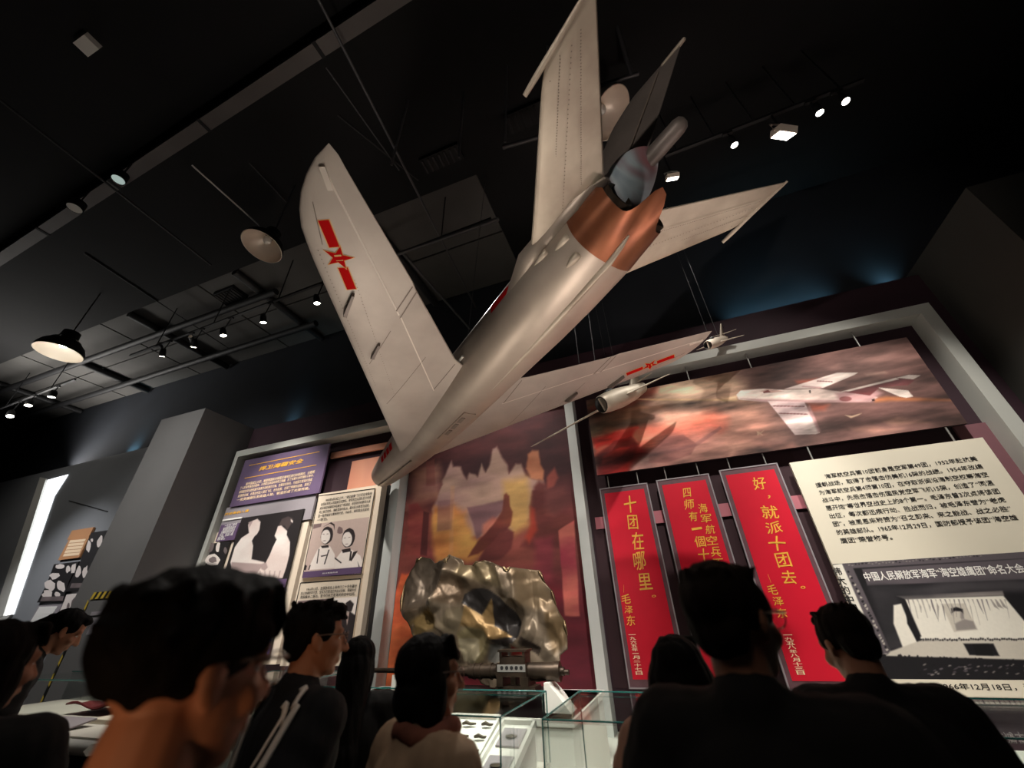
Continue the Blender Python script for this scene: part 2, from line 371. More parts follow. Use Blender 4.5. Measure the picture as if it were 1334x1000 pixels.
def attr_mat(name, rough=.7, metal=0., grain=.06, scale=30.):
    m = bpy.data.materials.new(name); m.use_nodes = True; N = m.node_tree.nodes; L = m.node_tree.links; b = N['Principled BSDF']
    b.inputs['Roughness'].default_value = rough; b.inputs['Metallic'].default_value = metal; b.inputs['Specular IOR Level'].default_value = .3
    a = N.new('ShaderNodeAttribute'); a.attribute_name = 'pigment'; tc = N.new('ShaderNodeTexCoord'); nz = N.new('ShaderNodeTexNoise'); nz.inputs['Scale'].default_value = scale
    L.new(tc.outputs['Object'], nz.inputs['Vector']); mr = N.new('ShaderNodeMapRange'); mr.inputs[3].default_value = 1-grain; mr.inputs[4].default_value = 1+grain; L.new(nz.outputs['Fac'], mr.inputs[0])
    mx = N.new('ShaderNodeVectorMath'); mx.operation = 'SCALE'; L.new(a.outputs['Color'], mx.inputs[0]); L.new(mr.outputs[0], mx.inputs['Scale']); L.new(mx.outputs[0], b.inputs['Base Color']); return m
K['print'] = attr_mat('printed_pigment')
def painting(name, x0, x1, z0, z1, y, nx, layers, parent, base=(60, 40, 44), nz=None, streak=0., slope=0.):
    """layers: (polygon as photo points, colour, softness m, opacity, wobble m, second colour) laid on one another"""
    nz = nz or max(8, int(nx*(z1-z0)/(x1-x0))); X, Z = np.meshgrid(np.linspace(x0, x1, nx+1), np.linspace(z0, z1, nz+1)); C = np.empty(X.shape+(3,)); C[:] = base
    for k, L_ in enumerate(layers):
        P, col, soft, op, wob, c2 = (list(L_) + [.01, 1, 0, None][len(L_)-2:])[:6]
        P = [(p.x, p.z) for p in (at(px, py, y) for px, py in P)]; a = np.array(P); pad = soft+wob*2+.01
        i0, i1 = np.searchsorted(X[0], (a[:, 0].min()-pad, a[:, 0].max()+pad)); j0, j1 = np.searchsorted(Z[:, 0], (a[:, 1].min()-pad, a[:, 1].max()+pad))
        if i1 <= i0 or j1 <= j0: continue
        sx, sz = X[j0:j1, i0:i1], Z[j0:j1, i0:i1]; wx_, wz_ = sx, sz
        if wob: wx_ = sx + (fbm(sx, sz, 1.6, k+1)-.5)*4*wob; wz_ = sz + (fbm(sx, sz, 1.6, k+77)-.5)*4*wob
        cov = poly_cover(wx_, wz_, P, soft)*op; col = np.array(col, float)
        if c2 is not None: f = np.clip((fbm(sx*.6, sz*1.3, 2.2, k+31, 5)-.3)*2.5, 0, 1)[..., None]; col = col*(1-f)+np.array(c2, float)*f
        C[j0:j1, i0:i1] = C[j0:j1, i0:i1]*(1-cov[..., None]) + col*cov[..., None]
    if streak:
        C = C*(1 + streak*2*(fbm(X*.55+slope*Z, Z*2.2-slope*X*.5, 2.4, 9, 5)-.5))[..., None]
    C = np.clip(C, 0, 255)/255; C = np.where(C <= .04045, C/12.92, ((C+.055)/1.055)**2.4)
    n = (nx+1)*(nz+1); me = bpy.data.meshes.new(name); V = np.stack([X.ravel(), np.full(n, y), Z.ravel()], 1)
    I = (np.arange(nz)[:, None]*(nx+1)+np.arange(nx)[None]).ravel(); F = np.stack([I, I+1, I+nx+2, I+nx+1], 1)
    me.from_pydata(V.tolist(), [], F.tolist()); at_ = me.color_attributes.new('pigment', 'FLOAT_COLOR', 'POINT')
    at_.data.foreach_set('color', np.concatenate([C.reshape(-1, 3), np.ones((n, 1))], 1).astype(np.float32).ravel()); me.materials.append(K['print'])
    o = bpy.data.objects.new(name, me); COL.objects.link(o)
    if parent: o.parent = parent; o.matrix_parent_inverse = parent.matrix_basis.inverted()
    return o
def prect(quad, y):
    P = [at(px, py, y) for px, py in quad]; return (P[0].x+P[3].x)/2, (P[1].x+P[2].x)/2, (P[2].z+P[3].z)/2, (P[0].z+P[1].z)/2
# ================================================================== SETTING
struct('floor', MB().box((-34, -6, -.1), (14, 9, 0)), K['floor'])
struct('wall_back', MB().box((-34, 6.95, 0), (14, 7.15, 9.4)), K['wallup'])
struct('ceiling', MB().box((-34, -6, 9.35), (14, 7.15, 9.5)).box((-34, -6, 9.05), (14, 3.9, 9.35)), K['ceil'])
t = MB()
for i in range(8):
    for j in range(2):
        t.box((-34+i*4.0+.03, 3.98+j*1.48+.02, 9.30), (-34+i*4.0+3.97, 3.98+j*1.48+1.46, 9.349))
struct('trim_1', t, K['tile'])                                    # pale boards of the lower left ceiling
struct('wall_exhibit', MB().box((-9.66, 6.5, 0), (4.72, 6.94, 6.16)), K['plum'])
struct('wall_left', MB().box((-34, 6.5, 0), (-11.2, 6.94, 6.42)), K['wallgrey'])
p = MB().box((-11.22, 5.19, 0), (-9.66, 6.94, 6.18)); struct('wall_pillar', p, K['pillar'])
struct('wall_right', MB().box((4.72, 5.02, 0), (9.0, 6.94, 6.32)), K['column'])
Yf, Yb = 6.2, 6.5
struct('trim_2', MB().box((-9.56, Yf, 5.26), (4.38, Yb, 5.42)), K['trim'])             # top bar of the exhibit frame
struct('trim_3', MB().box((4.22, Yf, .36), (4.38, Yb, 5.26)), K['trim'])
struct('trim_4', MB().box((-9.56, Yf, .36), (-9.44, Yb, 5.26)), K['trim'])
def post(px0, px1, py, name):
    a = at(px0, py, Yf); b = at(px1, py, Yf)
    struct(name, MB().box((a.x, Yf, .36), (b.x, Yb, 5.26)), K['post'])
    return a.x, b.x
P3 = post(735, 745.6, 528, 'trim_5')
P2 = post(500.5, 512, 700, 'trim_6')
struct('trim_7', MB().box((-9.6, 3.35, 0), (4.7, 6.5, .36)), K['white'])                # low platform in front of the wall
# pale duct beam under the near ceiling
a = atz(0, 338, 8.78); b = atz(508, 4, 8.78)
d = (b-a).normalized(); A0 = a - d*7; B0 = b + d*5; n = Vector((0, 0, 1)).cross(d).normalized()
def beam(A, B, w, h, mb): mb.obox((A+B)/2 + Vector((0, 0, h)), (B-A)/2, Vector((0, 0, 1)).cross((B-A).normalized())*w, (0, 0, h)); return mb
bm_ = MB(); beam(A0, B0, .095, .09, bm_); struct('trim_8', bm_, K['duct'])
L = (B0-A0).length
for k in range(9):
    q = A0 + d*(L*(k+.5)/9)
    tag(MB().obox(q + Vector((0, 0, .09)), d*.03, n*.105, (0, 0, .1)).build('duct_clamp', K['black']),
        'dark clamp band around the long pale duct under the ceiling', 'clamp', 'clamp bands on the ceiling duct')
# ------------------------------------------------------------------ pipes, conduits and rods of the ceiling
def rod(name, p0, p1, r, m, label, cat, group=None, n=8):
    return tag(MB().cyl(p0, p1, r, n=n).build(name, m), label, cat, group)
def rodpx(name, q0, q1, z, r, m, label, cat, group=None):
    return rod(name, atz(*q0, z), atz(*q1, z), r, m, label, cat, group)
rodpx('conduit_pipe', (405, -20), (620, 400), 8.6, .022, K['pipegrey'], 'thin conduit crossing the ceiling above the aircraft, longest near the centre', 'pipe')
rodpx('conduit_pipe', (425, 88), (520, 222), 9.035, .012, K['pipegrey'], 'short thin conduit running beside the longest ceiling conduit', 'pipe')
rodpx('conduit_pipe', (0, 130), (275, 345), 8.7, .02, K['pipe'], 'black conduit crossing below the pale duct at left', 'pipe')
rodpx('conduit_pipe', (250, 215), (345, 300), 7.6, .012, K['wire'], 'thin bright conduit slanting down to the middle pendant lamp', 'pipe')
for i, (q0, q1) in enumerate((((325, 212), (375, 265)), ((440, 150), (545, 235)), ((110, 330), (300, 455)))):
    rodpx('conduit_pipe', q0, q1, 9.035, .014, K['pipe'], 'thin black conduit fixed under the dark ceiling', 'pipe', 'thin black ceiling conduits')
# black pipe grid under the pale boards at lower left
for k in range(6):
    x = -24.6 + k*4.0
    rod('grid_pipe', (x, 4.0, 9.19), (x, 6.9, 9.19), .1, K['pipe'], 'black pipe running across the pale ceiling boards at left', 'pipe', 'pipe grid under the pale ceiling boards')
for k, y in enumerate((4.75, 6.1)):
    rod('grid_pipe', (-30, y, 8.98), (-8, y, 8.98), .09, K['pipe'], 'long black pipe running along the pale ceiling boards at left', 'pipe', 'long pipes under the pale ceiling boards')
# suspended frame bars behind the aircraft
def bar(q0, z0, q1, z1, r, label):
    return rod('hanger_bar', atz(*q0, z0), atz(*q1, z1), r, K['pipegrey'], label, 'bar')
rodpx('hanger_bar', (515, 332), (650, 285), 7.9, .035, K['pipegrey'], 'horizontal hanger bar seen between the left wing and the fuselage', 'bar')
rodpx('hanger_bar', (524, 329), (612, 428), 7.9, .03, K['pipegrey'], 'slanting hanger bar running from the horizontal bar down to the fuselage', 'bar')
rodpx('hanger_bar', (655, 192), (725, 172), 8.0, .035, K['pipegrey'], 'short horizontal hanger bar left of the large tailplane', 'bar')
bar((658, 185), 8.02, (660, 85), 9.0, .02, 'upright rod above the short hanger bar left of the tailplane')
bar((718, 170), 8.02, (713, 60), 9.0, .018, 'upright rod beside the left tailplane tip')
rodpx('hanger_bar', (780, 112), (832, 96), 8.5, .03, K['pipegrey'], 'short hanger bar above the white lamp behind the tail fin', 'bar')
bar((822, 98), 8.5, (800, 20), 9.2, .03, 'slanting strut above the lamp behind the tail fin')
bar((598, 205), 8.0, (604, 120), 9.0, .018, 'dark upright rod in the middle of the ceiling')
bar((510, 215), 8.0, (532, 130), 9.0, .018, 'dark paired rod above the left wing tip')
# air grilles
def grille(px, py, z, w_, d_, label):
    c = atz(px, py, z); t = thing('air_grille', label, 'grille', c)
    MB().box((c.x-w_, c.y-d_, c.z), (c.x+w_, c.y+d_, c.z+.1)).build('housing', K['black'], t)
    s_ = MB()
    for k in range(7): s_.obox(c + Vector((-w_*.85 + k*w_*.283, 0, -.02)), (.015, 0, .01), (0, d_*.85, 0), (0, 0, .02))
    s_.build('slats', K['pipe'], t)
grille(690, 152, 8.95, .42, .16, 'dark slatted air grille left of the large tailplane')
grille(575, 208, 8.95, .4, .14, 'dark slatted air grille above the left wing')
grille(300, 386, 9.2, .35, .22, 'square dark grille under the pale ceiling boards above the track')
c = atz(112, 60, 8.95); t = thing('sensor_box', 'small white box fixed under the dark ceiling at top left', 'sensor', c)
MB().box((c.x-.13, c.y-.09, c.z), (c.x+.13, c.y+.09, c.z+.1)).build('case', K['white'], t)
MB().box((c.x-.13, c.y-.11, c.z+.02), (c.x+.13, c.y-.09, c.z+.05)).build('slot', K['black'], t)
# ------------------------------------------------------------------ pendant lamps
def bell_lamp(name, c, axis, r, label, lit=False, up_to=9.05, outer=None):
    t = thing(name, label, 'lamp', c)
    ax = Vector(axis).normalized()
    prof = [(r, 0), (r*.98, r*.18), (r*.86, r*.46), (r*.6, r*.74), (r*.34, r*.9), (r*.3, r*1.0)]
    m = MB().lathe(c, ax, prof, 32)
    m.lathe(c, ax, [(a*.97, h-.004) for a, h in prof], 32, 1); m.lathe(c, ax, [(r, 0), (r*.97, -.004)], 32, 1)
    m.build('shade', [outer or K['lampwhite'], K['lampwhite']], t)
    MB().lathe(c, ax, [(r*.62, r*.76), (r*.40, r*.92), (r*.36, r*1.35), (r*.22, r*1.4), (0, r*1.4)], 24).build('cap', K['lampblack'], t)
    MB().ell(c + ax*r*.6, (r*.2, r*.2, r*.26)).build('bulb', K['bulb'] if lit else K['white'], t)
    top = c + ax*r*1.4
    MB().cyl(top, (top.x, top.y, up_to), .014).build('hanger_rod', K['pipegrey'], t)
    return t
c = atz(341, 321, 7.2); bell_lamp('pendant_lamp', c, (.1, .15, 1), .33, 'white bell pendant lamp hanging left of the left wing', outer=K['lampblack'])
c = atz(76, 459, 7.2); bell_lamp('pendant_lamp', c, (0, 0, 1), .43, 'wide bell pendant lamp at far left below the pale duct', True, outer=K['lampblack'])
c = atz(796, 148, 7.9); t = bell_lamp('pendant_lamp', c, (-.55, -.1, .85), .36, 'white bell lamp seen between the tailplane and the tail fin')
def puck(q, z, r, label, lit):
    c = atz(*q, z); t = thing('downlight', label, 'lamp', c)
    MB().lathe(c, (0, 0, 1), [(r, 0), (r*.95, .16), (r*.5, .2), (0, .2)], 20).build('can', K['lampblack'], t)
    MB().lathe(c, (0, 0, 1), [(0, .0), (r*.9, .0)], 20).build('lens', K['lensdim'] if lit else K['white'], t)
    MB().cyl(c + Vector((0, 0, .2)), (c.x, c.y, 9.05), .012).build('hanger_rod', K['pipe'], t)
puck((154, 234), 8.3, .1, 'small round downlight with a faintly lit face in front of the pale duct', True)
puck((97, 271), 8.3, .12, 'small round white downlight further left on the pale duct', False)
# ------------------------------------------------------------------ lighting tracks and spotlights
RAILS = {}
def track(key, q0, q1, z, label):
    p0 = atz(*q0, z); p1 = atz(*q1, z); t = thing('lighting_track', label, 'track', p0); RAILS[key] = (p0, p1)
    d = (p1-p0).normalized(); side = Vector((0, 0, 1)).cross(d)
    MB().obox((p0+p1)/2, (p1-p0)/2, side*.025, (0, 0, .022)).build('rail', K['pipe'], t)
    nr = 2 if key == 'short' else 5
    for k in range(nr):
        q = p0.lerp(p1, (k+.5)/nr); MB().cyl(q, (q.x, q.y, (9.3 if q.x < -2.05 else 9.35) if q.y > 3.9 else 9.05), .012).build('hanger_rod', K['pipe'], t)
    return t
TZ = 8.0
track('long', (170, 463), (640, 285), TZ, 'long black lighting track with warm spotlights left of the aircraft')
track('right', (858, 206), (1125, 104), TZ, 'black lighting track with spotlights right of the tail')
track('short', (-20, 540), (98, 494), TZ, 'short black lighting track with three spotlights at far left')
def under_rail(px, py, key):
    """the point of the photo ray that hangs straight under the rail"""
    p0, p1 = RAILS[key]; d = ray(px, py); u = (p1.x-p0.x, p1.y-p0.y)
    # CAMP + d*s  and  p0 + u*t share x, y
    det = d.x*-u[1] + u[0]*d.y; s_ = (p0.x*-u[1] + u[0]*p0.y)/det
    return CAMP + d*s_
def track_spot(px, py, label, target, key, on=True, r=.062):
    c = under_rail(px, py, key); t = thing('track_spotlight', label, 'spotlight', c)
    d = (Vector(target)-c).normalized()
    MB().lathe(c, -d, [(r*1.02, -.006), (r*1.05, .0), (r*1.05, .12), (r*.8, .2), (0, .2)], 18).build('can', K['lampblack'], t)
    MB().lathe(c, -d, [(0, .004), (r*.98, .004)], 18).build('lens', K['lens'] if on else K['lampwhite'], t)
    m = c - d*.1; MB().tube([m, (m.x, m.y, m.z+.1), (c.x, c.y, TZ-.06), (c.x, c.y, TZ-.02)], .012).build('stem', K['lampblack'], t)
    MB().box((c.x-.07, c.y-.022, TZ-.06), (c.x+.07, c.y+.022, TZ-.02)).build('adapter', K['lampblack'], t)
for px, py, lab, tg_ in ((211, 464, 'warm spotlight at the left end of the long track', (-12, 6.4, 1)),
                        (252, 452, 'second warm spotlight from the left end of the long track', (-11, 6.4, 1)),
                        (291, 437, 'brightest spotlight in the middle of the long track', (-7.5, 5.6, 3)),
                        (343, 420, 'dim spotlight right of the brightest one on the long track', (-7, 6.3, 1)),
                        (413, 395, 'bright spotlight on the track just left of the aircraft wing', (-5, 5.8, 2))):
    track_spot(px, py, lab, tg_, 'long')
for px, py, lab in ((13, 542, 'leftmost spotlight of the short track at far left'), (37, 528, 'middle spotlight of the short track at far left'), (67, 517, 'right spotlight of the short track at far left')):
    track_spot(px, py, lab, (-16, 5.2, 2), 'short', r=.085)
for px, py, lab, tg_ in ((957, 189, 'small lit spotlight right of the tail on the right track', (2.4, 4.6, 2)),
                        (1068, 147, 'lit spotlight between the white floodlight and the rightmost one', (3.0, 4.4, 2)),
                        (1102, 132, 'rightmost and brightest spotlight of the right track', (3.2, 3.6, 2))):
    track_spot(px, py, lab, tg_, 'right', r=.05)
for px, py, lab in ((208, 443, 'small unlit white spotlight on the left part of the long track'), (248, 434, 'second unlit white spotlight above the warm ones on the long track')):
    c = under_rail(px, py+4, 'long'); track_spot(px, py+4, lab, c + Vector((1, -1, .1)), 'long', False, .045)
def flood(px, py, label, yaw, sc=1.):
    c = under_rail(px, py, 'right'); t = thing('floodlight', label, 'floodlight', c)
    ca, sa = math.cos(yaw), math.sin(yaw); X = Vector((ca, sa, 0)); Yv = Vector((-sa, ca, 0))
    f = (Yv*.55 + Vector((0, 0, -.83))).normalized(); u = X.cross(f)
    MB().obox(c, X*.11*sc, u*.075*sc, f*.04*sc).build('body', K['lampwhite'], t)
    MB().obox(c + f*.043*sc, X*.1*sc, u*.065*sc, f*.004).build('lens', K['lens'], t)
    b = MB(); top = Vector((c.x, c.y, c.z+.17*sc))
    for s_ in (-1, 1): b.tube([c + X*.12*s_*sc, c + X*.12*s_*sc + Vector((0, 0, .14*sc)), top], .012)
    b.build('bracket', K['lampwhite'] if sc > 1 else K['wire'], t)
    MB().cyl(top, (c.x, c.y, TZ-.02), .015).build('stem', K['lampblack'], t)
flood(876, 230, 'small white floodlight right of the tail fin', .2, .8)
flood(1021, 172, 'large white floodlight with raised bracket on the right track', .5, 1.25)
# top-of-wall strip fixtures
for px, py, lab in ((395, 541, 'small lit fixture on top of the exhibit wall left of the aircraft nose'),):
    c = at(px, py, 6.6); t = thing('wall_top_light', lab, 'light', c)
    MB().box((c.x-.12, 6.55, 6.162), (c.x+.12, 6.7, 6.22)).build('housing', K['lampblack'], t)
    MB().box((c.x-.1, 6.57, 6.222), (c.x+.1, 6.68, 6.232)).build('lens', K['lensdim'], t)
# ------------------------------------------------------------------ far left wall: lit niche and photo panels
K['niche'] = emit('niche_glow', (.93, .97, 1, 1), 2.6)
def q3(pts, y): return [at(px, py, y) for px, py in pts]
t = thing('light_niche', 'tall narrow niche glowing white in the grey wall at far left', 'niche', at(30, 760, 6.5))
MB().prism(q3([(63, 625), (89, 618), (71, 646), (18, 800), (8, 802)], 6.49), (0, -.012, 0)).build('glowing_panel', K['niche'], t)
m_ = MB(); m_.prism(q3([(55, 622), (63, 624), (8, 802), (-6, 806)], 6.49), (0, -.06, 0)); m_.build('side_reveal', K['white'], t)
MB().prism(q3([(18, 800), (8, 802), (-10, 812), (6, 812)], 6.49), (0, -.05, 0)).build('sill', K['white'], t)
tag(MB().obox((at(90, 652, 6.49)+at(140, 666, 6.49))/2, (at(140, 666, 6.49)-at(90, 652, 6.49))/2, (0, .01, 0), (0, 0, .012)).build('wall_joint', K['pipe']), 'dark seam in the grey wall right of the glowing niche', 'seam')
K['sepia'] = mat('warm_caption', rgb(196, 140, 96), .7); K['photodark'] = mat('photo_dark', rgb(26, 22, 24), .6)
K['photolight'] = mat('photo_light', rgb(232, 220, 214), .6, noise=.08, scale=3); K['photomid'] = mat('photo_mid', rgb(126, 112, 112), .6, noise=.35, scale=3)
K['photopink'] = mat('photo_warm', rgb(196, 172, 164), .6, noise=.12, scale=2)
def crop(ox, oy, sc): return lambda *pts: [(ox + x/sc, oy + y/sc) for x, y in pts]
def print_mesh(name, layers, y, mats, parent, step=.0012):
    """flat printed picture: polygons of the photo laid on one another on the panel face"""
    m = MB()
    for k, (pts, mi) in enumerate(layers):
        P = q3(pts, y); P = [Vector((v.x, y - step*(k*.5+1), v.z)) for v in P]
        m.add(P, [tuple(range(len(P)))], mi)
    o = m.build(name, mats, parent, fix=False)
    for p in o.data.polygons:
        if p.normal.y > 0: p.flip()
    return o
def blob_pts(cx, cy, rx, ry, n=12, j=.15, rot=0):
    out = []
    for i in range(n):
        t = 2*PI*i/n; r = 1 + random.uniform(-j, j); x = rx*r*math.cos(t); y = ry*r*math.sin(t)
        out.append((cx + x*math.cos(rot) - y*math.sin(rot), cy + x*math.sin(rot) + y*math.cos(rot)))
    return out
def plate(name, quad, y, thick, m, parent=None, label=None, cat=None, group=None):
    """rectangular board in the upright plane y given by the photo corners of its face"""
    x0, x1, z0, z1 = prect(quad, y); P = [Vector((x0, y, z1)), Vector((x1, y, z1)), Vector((x1, y, z0)), Vector((x0, y, z0))]
    o = MB().prism(P, (0, thick, 0)).build(name, m, parent)
    return tag(o, label, cat, group)
W0 = crop(0, 600, 4.543)
yl = 6.44
def wall_card(quad, base, layers, label, cap=None, cat='panel'):
    t = thing('wall_print', label, cat, at(*quad[3], yl))
    plate('board', quad, yl, .045, K[base], t)
    if layers: print_mesh('picture', layers, yl, [K['photodark'], K['photolight'], K['photomid'], K['sepia'], K['greyp']], t)
    return t
t = wall_card(W0((425, 405), (543, 402), (530, 452), (405, 462)), 'sepia', None, 'tan strip heading the photo panels on the far left wall', cat='sign')
t = wall_card(W0((402, 464), (522, 452), (468, 577), (352, 582)), 'sepia', None, 'tan caption panel with pale lines on the far left wall')
P = [at(*W0((405+k*-9, 475+k*19))[0], yl) for k in range(5)]
s_ = MB()
for k in range(5):
    a = at(*W0((412-k*9, 478+k*20))[0], yl-.003); b = at(*W0((505-k*9, 470+k*20))[0], yl-.003); s_.obox((a+b)/2, (b-a)/2, (0, .002, 0), (0, 0, .035))
s_.build('caption_lines', K['goldw'], t)
L_ = [(W0((540, 425), (628, 412), (500, 760), (412, 765)), 0)] + [(W0(*blob_pts(*b)), 1) for b in ((525, 505, 14, 38, 10, .2, .1), (545, 470, 8, 10), (590, 480, 14, 40, 10, .2, .3), (465, 660, 16, 40, 10, .3, .2), (505, 660, 14, 36, 10, .3, .2), (435, 640, 14, 30, 10, .3, .3))] + [(W0((425, 725), (508, 722), (498, 750), (415, 753)), 2)]
wall_card(W0((540, 425), (628, 412), (500, 765), (412, 770)), 'photodark', L_, 'tall dark photo panel of pale figures on the far left wall')
L_ = [(W0((320, 612), (440, 600), (375, 825), (240, 828)), 0)] + [(W0(*blob_pts(*b)), 1) for b in ((355, 625, 26, 14), (320, 680, 30, 22, 10, .3), (300, 740, 34, 30, 12, .3), (360, 740, 26, 34, 12, .3), (280, 790, 30, 22, 12, .3), (340, 790, 20, 20, 12, .3), (405, 640, 16, 22, 10, .3))] + [(W0((250, 805), (380, 800), (372, 828), (240, 830)), 2)]
wall_card(W0((320, 612), (440, 600), (375, 828), (240, 835)), 'photodark', L_, 'dark photo panel crowded with pale figures, left on the far left wall')
L_ = [(W0((395, 790), (490, 782), (420, 930), (330, 960)), 1)] + [(W0(*blob_pts(*b)), 2) for b in ((430, 850, 12, 40, 10, .3, .2), (400, 880, 10, 34, 10, .3, .2), (455, 830, 9, 34, 10, .3, .2), (380, 920, 20, 14))]
wall_card(W0((395, 790), (490, 782), (415, 965), (318, 975)), 'photolight', L_, 'pale faded photo panel low on the far left wall')
t = wall_card(W0((225, 855), (360, 850), (315, 972), (165, 976)), 'greyp', None, 'grey text panel with white lines, lowest on the far left wall')
s_ = MB()
for k in range(6):
    a = at(*W0((228-k*9, 872+k*15))[0], yl-.003); b = at(*W0((335-k*10, 868+k*15))[0], yl-.003); s_.obox((a+b)/2, (b-a)/2, (0, .002, 0), (0, 0, .03))
s_.build('caption_lines', K['wht'], t)
# hazard tape and notice on the pillar
yp = 5.17
t = thing('notice_board', 'small framed notices under hazard tape on the grey pillar', 'notice', at(120, 830, yp))
h_ = MB(); a = at(119, 776, yp); b = at(152, 776, yp)
for k in range(10):
    x0 = a.x + (b.x-a.x)*k/10; x1 = a.x + (b.x-a.x)*(k+1)/10
    h_.add([(x0, yp, a.z-.06), (x1, yp, a.z-.06), (x1+.04, yp, a.z+.06), (x0+.04, yp, a.z+.06)], [(0, 1, 2, 3)], k % 2)
a2 = at(119, 778, yp); b2 = at(78, 880, yp)
for k in range(14):
    p0 = a2.lerp(b2, k/14); p1 = a2.lerp(b2, (k+1)/14); z0 = a.z-.06-(a.z)*k/14*.9; z1 = a.z-.06-(a.z)*(k+1)/14*.9
    h_.add([(a.x-.05, yp, z0), (a.x, yp, z0-.04), (a.x, yp, z1-.04), (a.x-.05, yp, z1)], [(0, 1, 2, 3)], k % 2)
h_.build('hazard_tape', [K['hazy'], K['black']], t, fix=False)
for k, (q) in enumerate((((119, 796), (138, 796), (138, 801), (118, 801)), ((118, 804), (137, 804), (135, 826), (116, 826)))):
    plate('notice_sheet', q, yp, .015, K['greyp'], t)
# ================================================================== EXHIBIT WALL
# ---- painted mural behind the wreck: fiery clouds
YM = 6.44
C7 = crop(500, 560, 4.546)
def wx(px, py, y): return at(px, py, y).x
xl, xr = P2[1] + .02, P3[0] - .02
K['muralmauve'] = mat('mural_mauve', rgb(128, 84, 92), .8, noise=.2, scale=1.5)
K['mauve'] = mat('mauve_band', rgb(190, 112, 124), .75, noise=.1, scale=2)
K['pinkpanel'] = ramp_mat('pink_panel', [(.3, rgb(196, 126, 104)), (.55, rgb(206, 146, 122)), (.8, rgb(180, 122, 112))], .9, (1, 1, .5), 3, .8, .2)
t = thing('mural', 'tall painted mural of fiery orange and purple clouds behind the wreck', 'mural', ((xl+xr)/2, YM, .37))
MB().box((xl, YM, .37), (xr, YM+.04, 5.24)).build('board', K['maroon'], t)
ly = [
 ([(500, 560), (760, 470), (790, 640), (480, 660)], (64, 38, 42), .8, 1, .1, (88, 48, 50)),
 ([(490, 660), (770, 640), (790, 760), (470, 770)], (118, 56, 58), .7, 1, .12, (140, 74, 66)),
 ([(470, 765), (790, 750), (800, 960), (450, 960)], (120, 38, 48), .5, 1, .12, (92, 30, 42)),
 (C7((150, 250), (330, 180), (335, 430), (150, 440)), (176, 122, 112), .35, .85, .08, (196, 140, 116)),
 (C7((250, 190), (300, 170), (305, 330), (250, 330)), (140, 80, 76), .04, .6, 0),
 (C7((300, 480), (360, 330), (355, 300), (400, 178), (412, 215), (460, 220), (500, 290), (510, 250), (545, 255), (560, 270), (575, 195), (605, 240), (622, 215), (645, 120), (670, 108), (700, 170), (740, 255), (780, 200), (815, 195), (840, 250), (940, 290), (950, 340), (880, 350), (850, 520), (790, 600), (620, 640), (420, 640), (320, 620)), (172, 134, 130), .07, .95, .05, (184, 150, 134)),
 (C7((845, 130), (870, 110), (905, 115), (915, 190), (935, 230), (930, 290), (860, 270), (830, 215), (840, 170)), (190, 110, 78), .06, .85, .04, (206, 140, 104)),
 (C7((720, 300), (860, 280), (880, 380), (860, 560), (760, 620), (700, 560), (720, 420)), (186, 140, 82), .22, .9, .05, (206, 164, 100)),
 (C7((300, 470), (420, 440), (500, 460), (545, 620), (640, 680), (500, 770), (290, 760)), (196, 122, 70), .16, .95, .08, (224, 168, 92)),
 (C7((490, 460), (720, 415), (710, 470), (640, 540), (590, 600), (550, 640), (510, 540)), (134, 98, 104), .05, .9, .03, (120, 84, 90)),
 (C7((320, 420), (415, 410), (400, 590), (315, 600)), (126, 86, 92), .05, .55, .0),
 (C7((395, 330), (420, 330), (410, 760), (385, 760)), (206, 150, 110), .03, .35, 0),
 (C7((575, 560), (640, 520), (700, 530), (690, 590), (620, 640), (570, 640)), (186, 90, 78), .1, .8, .04, (206, 128, 104)),
 (C7((700, 375), (715, 362), (735, 380), (738, 445), (755, 480), (745, 560), (690, 640), (560, 740), (500, 760), (560, 660), (640, 560), (690, 470)), (92, 42, 40), .05, .9, .03, (116, 56, 46)),
 (C7((690, 610), (730, 580), (775, 610), (760, 700), (690, 760), (560, 790), (600, 700)), (100, 48, 48), .06, .92, .03, (120, 60, 56)),
 (C7((865, 350), (900, 322), (945, 335), (960, 480), (1060, 500), (1130, 540), (1130, 720), (900, 720), (820, 680), (890, 560), (870, 440)), (84, 38, 40), .12, .9, .07, (108, 52, 48)),
 (C7((830, 640), (880, 560), (880, 460), (905, 470), (910, 600), (850, 680)), (170, 60, 44), .1, .8, .05),
 (C7((955, 290), (1010, 235), (1035, 300), (1000, 340), (960, 360)), (160, 80, 70), .08, .8, .04),
 (C7((940, 330), (1060, 320), (1110, 420), (1000, 500), (930, 440)), (110, 60, 58), .16, .8, .06),
 (C7((150, 430), (205, 425), (240, 470), (228, 740), (130, 745)), (140, 62, 62), .05, .9, .05, (176, 96, 78)),
 (C7((235, 480), (268, 490), (255, 745), (215, 740)), (80, 38, 40), .03, .85, 0),
 (C7((1030, 600), (1125, 540), (1160, 1100), (1075, 1100)), (168, 56, 76), .03, .95, .02, (206, 110, 98)),
 (C7((900, 640), (1000, 620), (1010, 900), (880, 900)), (116, 40, 58), .15, .7, .06, (150, 60, 72)),
 ([(521, 745), (548, 745), (540, 905), (484, 905)], (206, 74, 48), .06, .95, .05, (226, 120, 74)),
 ([(512, 660), (524, 660), (490, 905), (474, 905)], (96, 34, 38), .02, 1, 0)]
painting('painted_clouds', xl, xr, .37, 5.24, YM-.002, 230, ly, t, (70, 40, 44), streak=.25)
